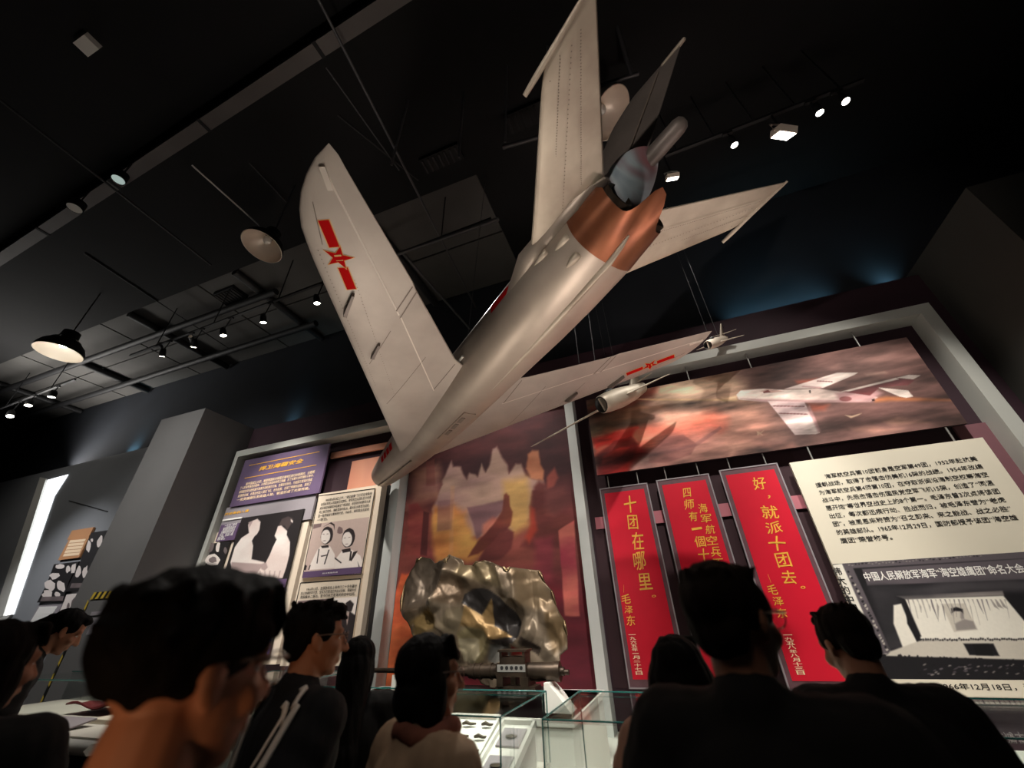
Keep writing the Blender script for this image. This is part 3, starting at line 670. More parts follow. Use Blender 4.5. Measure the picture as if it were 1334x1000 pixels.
# pale pink painted boards behind the left panels
tag(plate('painted_board', ((432, 590), (520, 572), (520, 581), (430, 596)), 6.42, .05, K['pinkpanel']), 'narrow salmon painted strip under the frame left of the aircraft nose', 'board')
tag(plate('painted_board', ((459, 600), (521, 590), (512, 660), (446, 668)), 6.455, .04, K['pinkpanel']), 'salmon painted rectangle behind the aircraft nose', 'board')
# maroon backing and mauve band behind the scrolls
tag(plate('backing_board', ((760, 560), (1010, 500), (1140, 898), (795, 898)), 6.47, .02, K['maroon']), 'dark maroon backing board behind the three red scrolls', 'board')
tag(plate('painted_band', ((775, 676), (1052, 641), (1058, 660), (777, 690)), 6.44, .02, K['mauve']), 'mauve band running behind the three red scrolls', 'band')
tag(plate('painted_board', ((1262, 551), (1330, 545), (1400, 660), (1300, 680)), 6.46, .03, K['muralmauve']), 'dusky mauve painted area right of the ivory text board', 'board')
# ---- the three red calligraphy scrolls
YS = 6.33
def scroll(tl, tr, zb, label):
    a = at(*tl, YS); b = at(*tr, YS); z1 = (a.z+b.z)/2; x0, x1 = a.x, b.x
    t = thing('calligraphy_scroll', label, 'scroll', ((x0+x1)/2, YS, zb))
    MB().box((x0, YS, zb), (x1, YS+.035, z1)).build('mount', K['brown'], t)
    MB().box((x0+.055, YS-.006, zb+.085), (x1-.055, YS, z1-.075)).build('red_ground', K['red'], t)
    f = MB(); e = .012
    for a_, b_ in (((x0-e, YS-.008, zb-e), (x0+e*.4, YS+.036, z1+e)), ((x1-e*.4, YS-.008, zb-e), (x1+e, YS+.036, z1+e)), ((x0, YS-.008, zb-e), (x1, YS+.036, zb+e*.4)), ((x0, YS-.008, z1-e*.4), (x1, YS+.036, z1+e))): f.box(a_, b_)
    f.build('frame', K['greyp'], t)
    for fx in (.2, .84):
        x = x0+(x1-x0)*fx; MB().cyl((x, YS+.02, z1), (x, YS+.02, z1+.2), .009, n=6).build('hanging_wire', K['wire'], t)
    return t, x0, x1, z1
zb = at(920, 897, YS).z
def vtext(chars, m, t, px_top, px_bot, width, slant=.0, bold=.008, name='calligraphy_lettering', shear=.1, squeeze=1.0):
    """a column of characters, each one placed under the last, along the line through two photo points"""
    a = at(*px_top, YS-.009); b = at(*px_bot, YS-.009); n = len(chars); H = (a.z-b.z)/n
    hs = []
    for k, ch in enumerate(chars):
        s_ = width*random.uniform(.8, 1.1); xc = a.x + (b.x-a.x)*(k+.5)/n + random.uniform(-.1, .1)*width*(.0 if name == 'date_lettering' else 1); zc = a.z - H*(k+.5)
        h = H*(.86 if name == 'date_lettering' else random.uniform(.72, .95))
        ww = s_
        if ch in '，、': ww *= .22; h *= .25; xc += width*.2
        if ch == '。': ww *= .28; h *= .3; xc += width*.15
        if ch == '一': h *= .2
        if ch == '二': h *= .55
        if ch == '|': ww *= .06
        o = text(ch, m, xc-ww/2, xc+ww/2, zc-h/2, zc+h/2, YS-.009, None, name, bold, shear)
        if name.startswith('call'):                              # brush writing: every character leans and sways its own way
            a_ = random.uniform(-.09, .06); sw = random.uniform(-.1, .1)
            for v in o.data.vertices:
                dx, dz = v.co.x-xc, v.co.z-zc; dx += sw*dz + .10*math.sin(dz*30+k)*ww*.15; dz += .08*math.sin(dx*30+k*2)*h*.16
                v.co.x = xc + dx*math.cos(a_) - dz*math.sin(a_); v.co.z = zc + dx*math.sin(a_) + dz*math.cos(a_)
        hs.append(o)
    # join the column into one piece of writing
    mb = MB()
    for o in hs:
        n0 = len(mb.v); mb.v += [tuple(v.co) for v in o.data.vertices]
        for p in o.data.polygons: mb.f.append(tuple(i+n0 for i in p.vertices)); mb.m.append(0); mb.sm.append(False)
        me = o.data; bpy.data.objects.remove(o); bpy.data.meshes.remove(me)
    return mb.build(name, m, t, fix=False)
t, x0, x1, z1 = scroll((782, 638), (842, 629), zb, 'leftmost of the three red calligraphy scrolls, four large characters ending at a signature')
vtext('十团在哪里', K['gold'], t, (819, 645), (842, 771), .175)
vtext('。', K['gold'], t, (846, 770), (848, 783), .2)
vtext('|毛泽东', K['gold'], t, (812, 760), (823, 815), .12)
vtext('一九六五年一月二十七日', K['goldw'], t, (823, 824), (833, 879), .09, name='date_lettering', shear=0, bold=.02)
t, x0, x1, z1 = scroll((856, 627), (922, 617), zb, 'middle red calligraphy scroll with two columns of golden characters, half hidden by a head')
vtext('四师有一個十团嘛', K['gold'], t, (892, 634), (930, 768), .145)
vtext('海军航空兵不错', K['gold'], t, (913, 655), (945, 757), .145)
t, x0, x1, z1 = scroll((938, 614), (1011, 603), zb, 'rightmost red calligraphy scroll, beside the ivory text board')
vtext('好，就派十团去', K['gold'], t, (988, 620), (1031, 763), .19)
vtext('。', K['gold'], t, (1041, 757), (1046, 773), .24)
vtext('|毛泽东', K['gold'], t, (1000, 746), (1020, 806), .12)
vtext('一九五八年八月十三日', K['goldw'], t, (1025, 824), (1044, 879), .09, name='date_lettering', shear=0, bold=.02)
# ---- the ivory text board with the assembly photograph
YW = 6.3
a = at(1028.4, 602.5, YW); b = at(1279, 568, YW); zB = at(1260, 908, YW).z
t = thing('text_board', 'large ivory text board with a black and white assembly photo, right of the red scrolls', 'board', ((a.x+b.x)/2, YW, zB))
MB().box((a.x, YW, zB), (b.x, YW+.05, a.z)).build('board', K['ivory'], t)
for q in ((1054, 586), (1235, 559)):
    x = at(*q, YW).x; MB().cyl((x, YW+.02, a.z), (x, YW+.02, a.z+.24), .011, n=6).build('hanging_wire', K['wire'], t)
lines = ['　海军航空兵第10团前身是空军第49团，1952年赴抗美', '援朝战场，取得了击落击伤美机16架的战绩。1954年改编', '为海军航空兵第4师第10团，在夺取浙闽沿海制空权等海空', '战斗中，先后击落击伤国民党空军飞机15架，创造了“同温',
         '层开炮”等世界空战史上的8个第一。毛泽东曾3次点将该团', '出征，每次都迅疾行动、胜战而归，被毛泽东誉为“老虎', '团”，被周恩来称赞为“召之即来、来之能战、战之必胜”', '的英雄部队。1965年12月29日，国防部授予该团“海空雄', '鹰团”荣誉称号。']
X0, X1, ZT, ZB = 2.06, 3.81, a.z-.215, a.z-.215-.905
for k, ln in enumerate(lines):
    zt = ZT - (ZT-ZB)*k/9; zb_ = zt - (ZT-ZB)/9*.64
    x0_ = X0 + (.145 if k == 0 else 0); x1_ = X0 + .53 if k == 8 else X1
    text(ln.strip('　'), K['ink'], x0_, x1_, zb_, zt, YW-.003, t, 'paragraph_lettering', .012)
C8 = crop(1070, 700, 5.0)
random.seed(3)
ly = [(C8((72, 168), (1500, 75), (1500, 945), (300, 905)), 0),
      (C8((72, 178), (135, 168), (430, 760), (350, 760)), 1),
      (C8((135, 168), (1500, 75), (1500, 125), (200, 200)), 2), (C8((135, 168), (205, 195), (460, 750), (390, 760)), 2),
      (C8((265, 205), (1500, 125), (1500, 265), (300, 312)), 2),
      (C8((490, 380), (1180, 345), (1190, 375), (545, 400)), 3),
      (C8((545, 402), (1185, 378), (1420, 660), (650, 670)), 1),
      (C8((470, 440), (520, 430), (640, 720), (540, 740), (470, 560)), 1),
      (C8((545, 402), (575, 470), (650, 640), (625, 680), (560, 560)), 0),
      (C8((780, 432), (930, 428), (1020, 600), (865, 615)), 4),
      (C8((845, 462), (880, 452), (920, 465), (925, 495), (905, 480), (870, 478), (850, 490)), 0),
      (C8((905, 480), (926, 494), (930, 525), (915, 535), (905, 520)), 3),
      (C8((870, 560), (930, 530), (990, 545), (1010, 595), (880, 605)), 3),
      (C8((450, 740), (640, 672), (1500, 655), (1500, 800), (420, 770)), 4),
      (C8((925, 690), (1120, 690), (1160, 770), (965, 765)), 0), (C8((985, 695), (1090, 692), (1120, 768), (1010, 766)), 5),
      (C8((350, 775), (1500, 810), (1500, 945), (640, 930)), 0)]
for k in range(22):
    x = 560 + k*30; ly.append((C8((x, 402), (x+8, 402), (x+random.uniform(20, 60), 440+random.uniform(20, 130)), (x+random.uniform(10, 30), 450)), random.choice((3, 3, 2))))
for k in range(46):                                                     # row of delegates on the stage, rows of audience
    ly.append((C8(*blob_pts(650+k*15.5, 663+random.uniform(-6, 6), 7, 7, 7, .3)), 0))
for k in range(70):
    ly.append((C8(*blob_pts(370+k*13.5, 775+k*.55+random.uniform(-10, 22), 9, 13, 7, .3)), 0))
for k in range(60):
    ly.append((C8(*blob_pts(620+random.uniform(0, 800), 850+random.uniform(-25, 50), 12, 5, 7, .4, -.3)), random.choice((2, 3, 5))))
for k in range(40):
    ly.append((C8(*blob_pts(180+k*22, 180-k*1.6+random.uniform(-6, 6), 7, 4, 6, .4)), random.choice((0, 3))))
for k in range(26):
    ly.append((C8(*blob_pts(178+k*10, 230+k*20+random.uniform(-8, 8), 8, 8, 6, .4)), random.choice((0, 4))))
PAL = ((24, 22, 26), (240, 234, 222), (96, 88, 94), (150, 142, 138), (206, 198, 186), (18, 16, 18))
xr_ = b.x-.002; xl_ = a.x+.002; zt_ = at(1086, 734.5, YW).z; zb_ = at(1200, 884.5, YW).z
lp = [(p_, PAL[mi], .02 if k < 22 else .012, 1 if k < 22 else .85, 0) for k, (p_, mi) in enumerate(ly)]
lp.insert(6, (C8((300, 312), (1500, 265), (1500, 350), (490, 385), (560, 560), (520, 720), (430, 740)), (44, 42, 46), .1, .9, .03, (72, 68, 72)))
painting('photograph', xl_, xr_, zb_, zt_, YW-.002, 380, lp, t, (30, 28, 32))
def ptext(body, m, q0, q1, h, y, par, name, **kw):
    p0 = at(*q0, y); p1 = at(*q1, y); return text(body, m, p0.x, min(p1.x, kw.pop('xm', 99)), (p0.z+p1.z)/2-h/2, (p0.z+p1.z)/2+h/2, y, par, name, **kw)
text('中国人民解放军海军“海空雄鹰团”命名大会', K['wht'], at(1126, 752, YW).x, at(1335, 742, YW).x, at(1128, 757, YW).z, at(1126, 745, YW).z, YW-.004, t, 'banner_lettering', bold=.02)
ch = '伟大的中国人民'
for k, c_ in enumerate(ch):
    p = at(1090.5 + k*5.3, 744 + k*12.2, YW); text(c_, K['ink'], p.x-.042, p.x+.042, p.z-.045, p.z+.045, YW-.004, t, 'banner_character', bold=.02)
text('1966年12月18日，海军在青岛召开命名大会', K['ink'], at(1224, 893, YW).x, b.x-.05, at(1224, 898, YW).z, at(1224, 889, YW).z, YW-.006, t, 'caption_lettering', bold=.012)
MB().box((at(1150, 882, YW).x, YW-.004, at(1200, 906, YW).z), (b.x, YW-.002, at(1200, 884.5, YW).z)).build('caption_strip', K['ivory'], t)
# ---- the long painting of a jet in a red sky
YP = 6.3
pb = at(1100, 574, YP).z; pt = at(1092, 456.5, YP).z; px0 = at(772, 580, YP).x; px1 = at(1220, 494, YP).x
t = thing('wall_picture', 'wide printed picture of a white jet fighter in a red and brown sky', 'picture', ((px0+px1)/2, YP, pb))
MB().box((px0, YP, pb), (px1, YP+.04, pt)).build('panel', K['maroon'], t)
C5 = crop(940, 460, 4.447)
WHT, MAU, MAR = (240, 220, 210), (182, 138, 138), (116, 60, 60)
ly = [([(740, 480), (1200, 380), (1300, 600), (760, 660)], (104, 74, 70), .5, 1, .2, (128, 94, 88)),
      ([(960, 500), (1190, 440), (1200, 470), (980, 530)], (88, 66, 62), .3, .7, .15, (122, 92, 86)),
      ([(750, 530), (830, 500), (850, 560), (770, 580)], (86, 66, 56), .25, .9, .12, (120, 100, 76)),
      ([(830, 500), (960, 480), (985, 525), (940, 560), (860, 545)], (206, 178, 150), .5, .9, .1, (186, 150, 128)),
      ([(860, 535), (980, 520), (1010, 560), (960, 596), (860, 600)], (196, 138, 120), .5, .9, .1, (214, 160, 138)),
      ([(772, 575), (830, 560), (880, 545), (930, 540), (950, 556), (900, 575), (840, 585), (780, 600)], (200, 84, 70), .25, .95, .1, (222, 120, 96)),
      ([(772, 571), (800, 562), (835, 557), (820, 570), (776, 584)], (216, 52, 48), .08, 1, .05, (226, 80, 66)),
      ([(765, 530), (800, 515), (860, 505), (850, 520), (800, 535), (768, 550)], (150, 60, 50), .15, .8, .1, (96, 66, 56)),
      ([(778, 590), (830, 575), (850, 590), (820, 612), (780, 622)], (140, 40, 42), .15, .9, .08, (190, 56, 52)),
      ([(850, 570), (930, 555), (960, 590), (860, 610)], (150, 98, 92), .3, .7, .1, (176, 124, 112)),
      ([(778, 592), (800, 574), (822, 566), (831, 578), (824, 596), (804, 611), (779, 620)], (92, 34, 36), .06, .65, .01, (120, 44, 44)),
      ([(785, 596), (806, 584), (820, 584), (808, 597), (784, 606)], (190, 66, 58), .06, .7, .03),
      ([(846, 590), (868, 568), (890, 566), (908, 578), (900, 592), (870, 602), (845, 603)], (120, 72, 70), .03, .55, 0),  # model jet's cast shadow painted into the print colour, here and below
      ([(850, 591), (905, 577), (938, 555), (941, 558), (908, 581), (853, 594)], (124, 80, 78), .03, .6, 0),
      ([(780, 537), (830, 528), (880, 530), (840, 540), (790, 548)], (92, 70, 60), .08, .85, .06, (150, 100, 74)),
      (C5((0, 255), (90, 245), (90, 275), (0, 285)), (238, 200, 164), .06, .95, 0), ([(800, 519), (960, 519.5), (960, 522), (850, 521.5)], (230, 186, 140), .03, .7, 0),
      (C5((880, 262), (960, 250), (1330, 268), (1330, 274), (980, 275), (890, 282)), (196, 120, 78), .07, .9, 0),
      (C5((500, 285), (620, 290), (590, 320), (520, 325)), (200, 100, 78), .1, .8, .02), (C5((435, 160), (560, 145), (540, 170), (450, 172)), (196, 96, 76), .1, .8, .02),
      (C5((85, 240), (110, 215), (240, 205), (360, 212), (560, 205), (690, 222), (870, 240), (905, 255), (860, 280), (500, 285), (230, 280), (100, 268)), WHT, .02, 1, 0, (226, 196, 186)),
      (C5((660, 232), (870, 195), (930, 230), (870, 280), (680, 277)), MAU, .08, .95, 0),
      (C5((110, 262), (500, 270), (860, 272), (860, 281), (500, 287), (230, 282)), MAU, .04, .8, 0),
      (C5((265, 275), (480, 282), (570, 460), (545, 468), (425, 472)), WHT, .015, 1, 0, (216, 184, 184)),
      (C5((295, 302), (480, 305), (482, 310), (300, 308)), MAR, .01, .9, 0), (C5((330, 345), (498, 350), (500, 356), (335, 350)), MAR, .01, .9, 0),
      (C5((510, 300), (575, 452), (560, 462), (495, 320)), MAU, .03, .8, 0),
      (C5((360, 208), (670, 112), (790, 112), (770, 125), (590, 200), (480, 205)), WHT, .015, 1, 0, (214, 188, 184)),
      (C5((555, 158), (640, 162), (645, 167), (550, 163)), MAR, .01, .9, 0), (C5((470, 188), (580, 195), (570, 203), (465, 195)), MAU, .02, .8, 0),
      (C5((690, 222), (880, 178), (1020, 142), (1120, 155), (1080, 185), (920, 195), (860, 245)), (134, 84, 88), .015, 1, 0, (112, 58, 58)),
      (C5((690, 222), (1010, 142), (1030, 150), (880, 186), (740, 220)), WHT, .012, 1, 0),
      (C5((1010, 142), (1085, 125), (1155, 128), (1110, 150)), WHT, .012, 1, 0), (C5((905, 198), (1080, 215), (1110, 250), (1070, 258), (1030, 250)), WHT, .012, 1, 0),
      (C5(*[(718+36*math.cos(a), 264+15*math.sin(a)) for a in [k*PI/8 for k in range(16)]]), MAR, .02, .75, 0),
      (C5((220, 222), (260, 208), (320, 212), (360, 220), (290, 230)), (206, 168, 158), .015, 1, 0), (C5((240, 222), (270, 212), (285, 226), (245, 232)), MAR, .01, .9, 0),
      (C5((505, 215), (515, 213), (518, 230), (510, 230)), (30, 20, 20), .01, .9, 0),
      (C5((870, 266), (885, 262), (890, 276), (872, 278)), (60, 36, 34), .01, 1, 0),
      (C5((715, 358), (755, 362), (810, 348), (790, 360), (750, 375)), (232, 196, 166), .02, .9, 0), (C5((205, 450), (225, 458), (245, 445), (230, 465), (240, 475), (222, 468), (208, 475)), (226, 180, 150), .02, .9, 0),
      (C5((30, 520), (80, 512), (220, 530), (90, 548), (40, 600), (60, 550)), (206, 150, 132), .1, .9, .03), (C5((160, 520), (380, 505), (420, 530), (300, 555)), (190, 130, 116), .12, .8, .05),
      (C5((780, 440), (900, 420), (1060, 430), (900, 455)), (182, 132, 116), .12, .8, .05), (C5((940, 385), (1020, 362), (1090, 385), (1190, 398), (1000, 405)), (176, 130, 112), .12, .75, .04),
      (C5((840, 122), (950, 108), (960, 114), (850, 130)), (170, 138, 124), .08, .7, .03)]
painting('painted_scene', px0+.002, px1-.002, pb+.002, pt-.002, YP-.002, 460, ly, t, (104, 74, 70), streak=.9)
for q in ((1116, 442),):
    x = at(*q, YP).x; MB().cyl((x, YP+.02, pt), (x, YP+.02, 5.27), .011, n=6).build('hanging_wire', K['wire'], t)
for q in ((900, 500), (980, 480)):
    x = at(*q, YP).x; MB().cyl((x, YP+.02, pt), (x, YP+.02, 5.27), .011, n=6).build('hanging_wire', K['wire'], t)
# ---- left panels
YL = 6.3
C1 = crop(230, 640, 4.547); C10 = crop(290, 570, 8.333); C2 = crop(370, 620, 6.667)
t = thing('heading_sign', 'purple heading panel with golden title and five lines of text at upper left', 'panel', at(355, 660, YL-.04))
plate('panel', ((322, 598), (432, 578), (413, 642.5), (297, 660)), YL-.04, .038, K['purple'], t)
ya = YL-.045
def rule(q0, q1, h, m, name='rule_line'):
    p0 = at(*q0, ya); p1 = at(*q1, ya); z = (p0.z+p1.z)/2; MB().box((p0.x, ya, z-h), (p1.x, ya+.004, z+h)).build(name, m, t)
rule(C10((290, 300))[0], C10((1050, 152))[0], .008, K['gold']); rule(C10((240, 437))[0], C10((1015, 298))[0], .008, K['gold'])
p0 = at(*C10((385, 372))[0], ya); p1 = at(*C10((885, 225))[0], ya)
zt_ = at(*C10((395, 300))[0], ya).z; zt2 = at(*C10((885, 212))[0], ya).z
text('捍卫海疆安全', K['gold'], p0.x, p1.x, p0.z+.02, zt2-.02, ya, t, 'title_lettering', bold=.03, shear=.15)
for k, ln in enumerate(['新中国成立之初，美国等国家对我国沿海地区进行封锁袭扰，企图扼', '了人民海军肩负的使命，从夺取沿海岛屿到捍卫海疆，在了长期斗争的海防斗争中，', '海军航空兵与敌机展开英勇空战和激烈交锋，击落击伤敌机，为祖国万里海天筑起', '起钢铁长城，击落击伤敌人侵扰飞机，击伤敌舰，创造了辉煌的战绩，涌现了', '一批英雄部队和英雄人物，锻造形成了光荣传统。']):
    A_ = at(*C10((255-k*25, 500+k*44))[0], ya); B_ = at(*C10((1000-k*14, 370+k*45))[0], ya)
    if k: A_ = at(*C10((205-k*12, 540+(k-1)*44))[0], ya)
    zc = (A_.z + B_.z)/2; text(ln, K['goldw'], A_.x, B_.x, zc-.035, zc+.035, ya, t, 'paragraph_lettering', bold=.02)
# grey panel with subtitle and purple note
t = thing('subtitle_sign', 'grey panel with a small golden subtitle under the purple heading panel', 'panel', at(340, 670, YL))
plate('panel', ((296, 660.5), (413, 643), (404, 674), (284, 694)), YL, .05, K['greyp'], t)
ya = YL-.006
p0 = at(*C10((15, 850))[0], ya); p1 = at(*C10((292, 770))[0], ya); text('抗击美机入侵', K['gold'], p0.x, p1.x, p0.z+.01, p1.z-.01, ya, t, 'title_lettering', bold=.03, shear=.15)
t = thing('note_sign', 'small purple note with white lines left of the handshake photo', 'panel', at(295, 695, YL))
plate('panel', ((289.4, 684), (314.7, 680), (302.5, 702.7), (279, 706)), YL-.02, .02, K['purpled'], t)
plate('rule_strip', ((290, 677), (315, 672.5), (314.5, 674.5), (289, 679)), YL-.02, .03, K['wht'], t)
for k, ln in enumerate(['一九五〇年代', '海军航空兵驻守', '沿海机场多次升空', '作战，抗击入侵', '敌机。']):
    A_ = at(292.5-k*2.3, 685.5+k*4.2, ya-.02); B_ = at(309-k*1.8-(8 if k == 4 else 0), 682+k*4.1+(1.2 if k == 4 else 0), ya-.02); zc = (A_.z+B_.z)/2
    text(ln, K['wht'], A_.x, B_.x, zc-.035, zc+.035, ya-.02, t, 'paragraph_lettering', bold=.015)
# cream carrier board for photo and screen
plate('carrier_board', ((284, 695), (404.5, 675), (359.8, 858), (218, 872)), YL+.03, .12, K['cream'], None, 'tall cream board carrying the handshake photo and the blue screen', 'board')
t = thing('wall_photo', 'dark photo panel of two men in pale jackets clasping hands', 'photo', at(345, 765, YL))
plate('panel', C1((388, 152), (757, 107), (640, 570), (246, 600)), YL-.03, .028, K['photodark'], t)
ly = [(C1((388, 152), (757, 107), (652, 518), (300, 545)), 0),
      (C1((455, 170), (480, 160), (498, 178), (492, 225), (478, 250), (462, 265), (448, 290), (455, 320), (445, 400), (520, 418), (530, 440), (520, 470), (470, 490), (330, 470), (318, 420), (345, 330), (385, 275), (430, 245), (425, 195)), 1),
      (C1((426, 182), (455, 170), (440, 200), (432, 215)), 3), (C1((325, 420), (500, 430), (505, 445), (470, 492), (320, 475)), 3),
      (C1((600, 205), (620, 200), (655, 235), (652, 258), (672, 300), (668, 380), (650, 450), (628, 515), (480, 522), (470, 495), (520, 440), (550, 380), (570, 330), (592, 285), (580, 262), (590, 235)), 1),
      (C1((605, 200), (622, 165), (660, 148), (690, 160), (680, 190), (655, 230), (640, 205)), 2), (C1((678, 162), (690, 172), (688, 184), (678, 175)), 1),
      (C1((500, 430), (530, 420), (540, 450), (520, 470), (500, 460)), 3), (C1((330, 470), (470, 492), (470, 520), (320, 540)), 2)]
for k in range(5): ly.append((C1((490+k*30, 470), (496+k*30, 470), (500+k*26, 518), (494+k*26, 518)), 3))
PAL = ((34, 28, 30), (226, 206, 200), (70, 58, 58), (168, 146, 144))
q_ = prect(C1((388, 152), (757, 107), (652, 518), (262, 548)), YL-.03)
painting('photograph', q_[0]+.003, q_[1]-.003, q_[2], q_[3]-.003, YL-.032, 170, [(p_, PAL[mi], .03, .95, .006, (244, 232, 226) if mi == 1 else None) for p_, mi in ly], t, PAL[0])
plate('caption_strip', C1((252, 548), (652, 517), (640, 570), (238, 600)), YL-.04, .01, K['purpled'], t)
A_ = at(*C1((485, 556))[0], YL-.045); B_ = at(*C1((548, 536))[0], YL-.045); text('接见战斗英雄', K['wht'], A_.x, B_.x, A_.z+.03, B_.z-.02, YL-.045, t, 'caption_lettering', bold=.01)
t = thing('wall_photo', 'small photo of a crowd and round flower wreath under the purple note', 'photo', at(280, 735, YL))
plate('panel', ((277.5, 708), (301, 704), (287, 740), (264, 744)), YL-.02, .048, K['photodark'], t)
ly = [(C1(*blob_pts(215, 405, 44, 36, 14, .1)), 1), (C1(*blob_pts(245, 330, 12, 32, 8, .2, .2)), 1), (C1(*blob_pts(205, 330, 16, 30, 8, .2, .3)), 2), (C1(*blob_pts(290, 350, 10, 24, 8, .2)), 2), (C1(*blob_pts(215, 405, 24, 18, 12, .2)), 2)]
print_mesh('photograph', ly, YL-.022, [K['photodark'], K['photolight'], K['photomid']], t)
# blue video screen
def screen_mat():
    m = bpy.data.materials.new('video_screen'); m.use_nodes = True; N = m.node_tree.nodes; L_ = m.node_tree.links; b_ = N['Principled BSDF']
    tc = N.new('ShaderNodeTexCoord'); nz = N.new('ShaderNodeTexNoise'); nz.inputs['Scale'].default_value = 1.4; nz.inputs['Detail'].default_value = 2
    L_.new(tc.outputs['Object'], nz.inputs['Vector']); cr = N.new('ShaderNodeValToRGB'); e = cr.color_ramp.elements
    e[0].position = .42; e[0].color = rgb(8, 12, 40); e[1].position = .68; e[1].color = rgb(38, 84, 200)
    L_.new(nz.outputs['Fac'], cr.inputs[0]); L_.new(cr.outputs[0], b_.inputs['Emission Color']); b_.inputs['Emission Strength'].default_value = .55; b_.inputs['Base Color'].default_value = (.01, .01, .02, 1); b_.inputs['Roughness'].default_value = .2
    return m
K['screen'] = screen_mat(); K['screenblue'] = emit('screen_blue', rgb(52, 104, 232), .9)
t = thing('video_screen', 'wall mounted video screen showing a dark blue scene under the handshake photo', 'screen', at(310, 855, YL))
plate('bezel', ((236, 784), (369, 765), (350, 855), (212, 864)), YL-.03, .06, K['lampblack'], t)
plate('display', ((240, 787), (366.5, 768), (349, 851), (216, 860)), YL-.034, .01, K['screen'], t)
print_mesh('picture', [(C1((530, 592), (622, 578), (598, 690), (560, 640)), 0), (C1((300, 940), (390, 925), (555, 915), (545, 962), (290, 968)), 0), (C1((535, 945), (552, 830), (556, 830), (541, 950)), 1)], YL-.034, [K['screenblue'], K['wht']], t)
# second cream board with the two pilot cards
YC = 6.1
tq = ((414.4, 642.4), (504.8, 630.4), (455, 866), (366, 868))
plate('carrier_board', tq, YC, .34, K['cream'], None, 'deep cream board with dark side carrying the two pilot cards', 'board')
a_ = at(504.8, 630.4, YC); zlo = at(455, 866, YC).z
tag(MB().box((a_.x+.001, YC, zlo), (a_.x+.012, 6.44, a_.z)).build('side_panel', K['darkside']), 'dark side panel closing the right flank of the deep cream board', 'panel')
def card(quad, label):
    t = thing('photo_card', label, 'card', at(*quad[3], YC)); plate('panel', quad, YC-.05, .05, K['cream'], t)
    b = MB(); y = YC-.052; P = q3(quad, y)
    for i in range(4): p, q = P[i], P[(i+1) % 4]; b.obox((p+q)/2, (q-p)/2, (0, .002, 0), (Vector((0, 1, 0)).cross((q-p).normalized()))*.008)
    b.build('border', K['ink'], t); return t
t = card(C2((300, 172), (790, 108), (670, 850), (160, 880)), 'photo card of two helmeted pilots with six lines of text above')
ya = YC-.055
for k in range(6):
    A_ = at(*C2(((362 if k == 0 else 322-(k-1)*8.5), 206+k*35))[0], ya); B_ = at(*C2((762-k*6, 152+k*34))[0], ya); zc = (A_.z+B_.z)/2
    x1_ = B_.x if k < 5 else A_.x+.26
    if k == 5: zc = at(*C2((316, 378))[0], ya).z
    text(['1965年3月24日上午，“海空雄鹰”飞行员在海南岛', '击落美军无人驾驶高空侦察机，海军航空兵部队首次击落', '美军高空侦察机并在高空飞机迎战，击落美军侦察机九架', '共三架次击伤，海航某部中队长、副大队长等首次战机，', '是一批英雄战斗集体的代表，1965年，海军航空兵某师', '一等功。'][k], K['ink'], A_.x, x1_, zc-.03, zc+.03, ya, t, 'paragraph_lettering', bold=.006)
ly = [(C2((258, 412), (740, 360), (672, 790), (165, 825)), 3), (C2((255, 412), (330, 400), (320, 440), (250, 460)), 2), (C2((470, 395), (740, 362), (715, 500), (640, 470), (600, 500)), 3),
      # left pilot
      (C2(*blob_pts(372, 515, 52, 78, 18, .03, .25)), 0), (C2(*blob_pts(360, 525, 40, 62, 18, .03, .2)), 1), (C2((290, 640), (330, 600), (400, 610), (440, 680), (440, 800), (210, 815), (230, 760)), 1),
      (C2((320, 605), (385, 598), (390, 620), (330, 625)), 0), (C2((300, 630), (308, 632), (290, 760), (282, 758)), 0), (C2((385, 640), (395, 640), (355, 765), (345, 765)), 0), (C2((320, 690), (380, 680), (378, 688), (325, 700)), 0),
      (C2((340, 440), (410, 400), (440, 420), (438, 470), (430, 430), (400, 412)), 0),
      # right pilot
      (C2(*blob_pts(560, 535, 56, 84, 18, .03, .2)), 0), (C2(*blob_pts(548, 550, 44, 64, 18, .03, .15)), 1), (C2((470, 690), (510, 640), (590, 640), (660, 690), (690, 770), (660, 795), (440, 805), (440, 730)), 1),
      (C2((500, 640), (575, 625), (580, 655), (510, 668)), 0), (C2((575, 650), (590, 650), (580, 730), (565, 735)), 0), (C2((440, 705), (500, 750), (495, 760), (440, 720)), 0), (C2((640, 740), (660, 790), (650, 795)), 0), (C2((600, 660), (640, 650), (585, 740), (575, 735)), 0),
      (C2(*blob_pts(485, 470, 26, 34, 10, .15)), 2), (C2((170, 815), (185, 770), (200, 780), (190, 818)), 0), (C2((210, 815), (225, 770), (232, 775), (220, 814)), 0)]
for cx, cy in ((345, 505), (378, 500), (530, 535), (568, 530)): ly.append((C2(*blob_pts(cx, cy, 10, 3, 8, .1, -.1)), 2))
for cx, cy in ((352, 560), (543, 590)): ly.append((C2(*blob_pts(cx, cy, 14, 3, 8, .1, -.1)), 2))
PAL = ((38, 30, 32), (240, 228, 222), (120, 98, 98), (196, 172, 164))
q_ = prect(C2((262, 412), (742, 360), (672, 790), (166, 826)), YC-.05)
painting('photograph', q_[0], q_[1], q_[2], q_[3], YC-.053, 200, [(p_, PAL[mi], .012 if mi in (0, 2) else .02, .95, .004) for p_, mi in ly], t, PAL[3])
plate('caption_strip', C2((166, 828), (672, 790), (665, 848), (160, 880)), YC-.058, .006, K['purpled'], t)
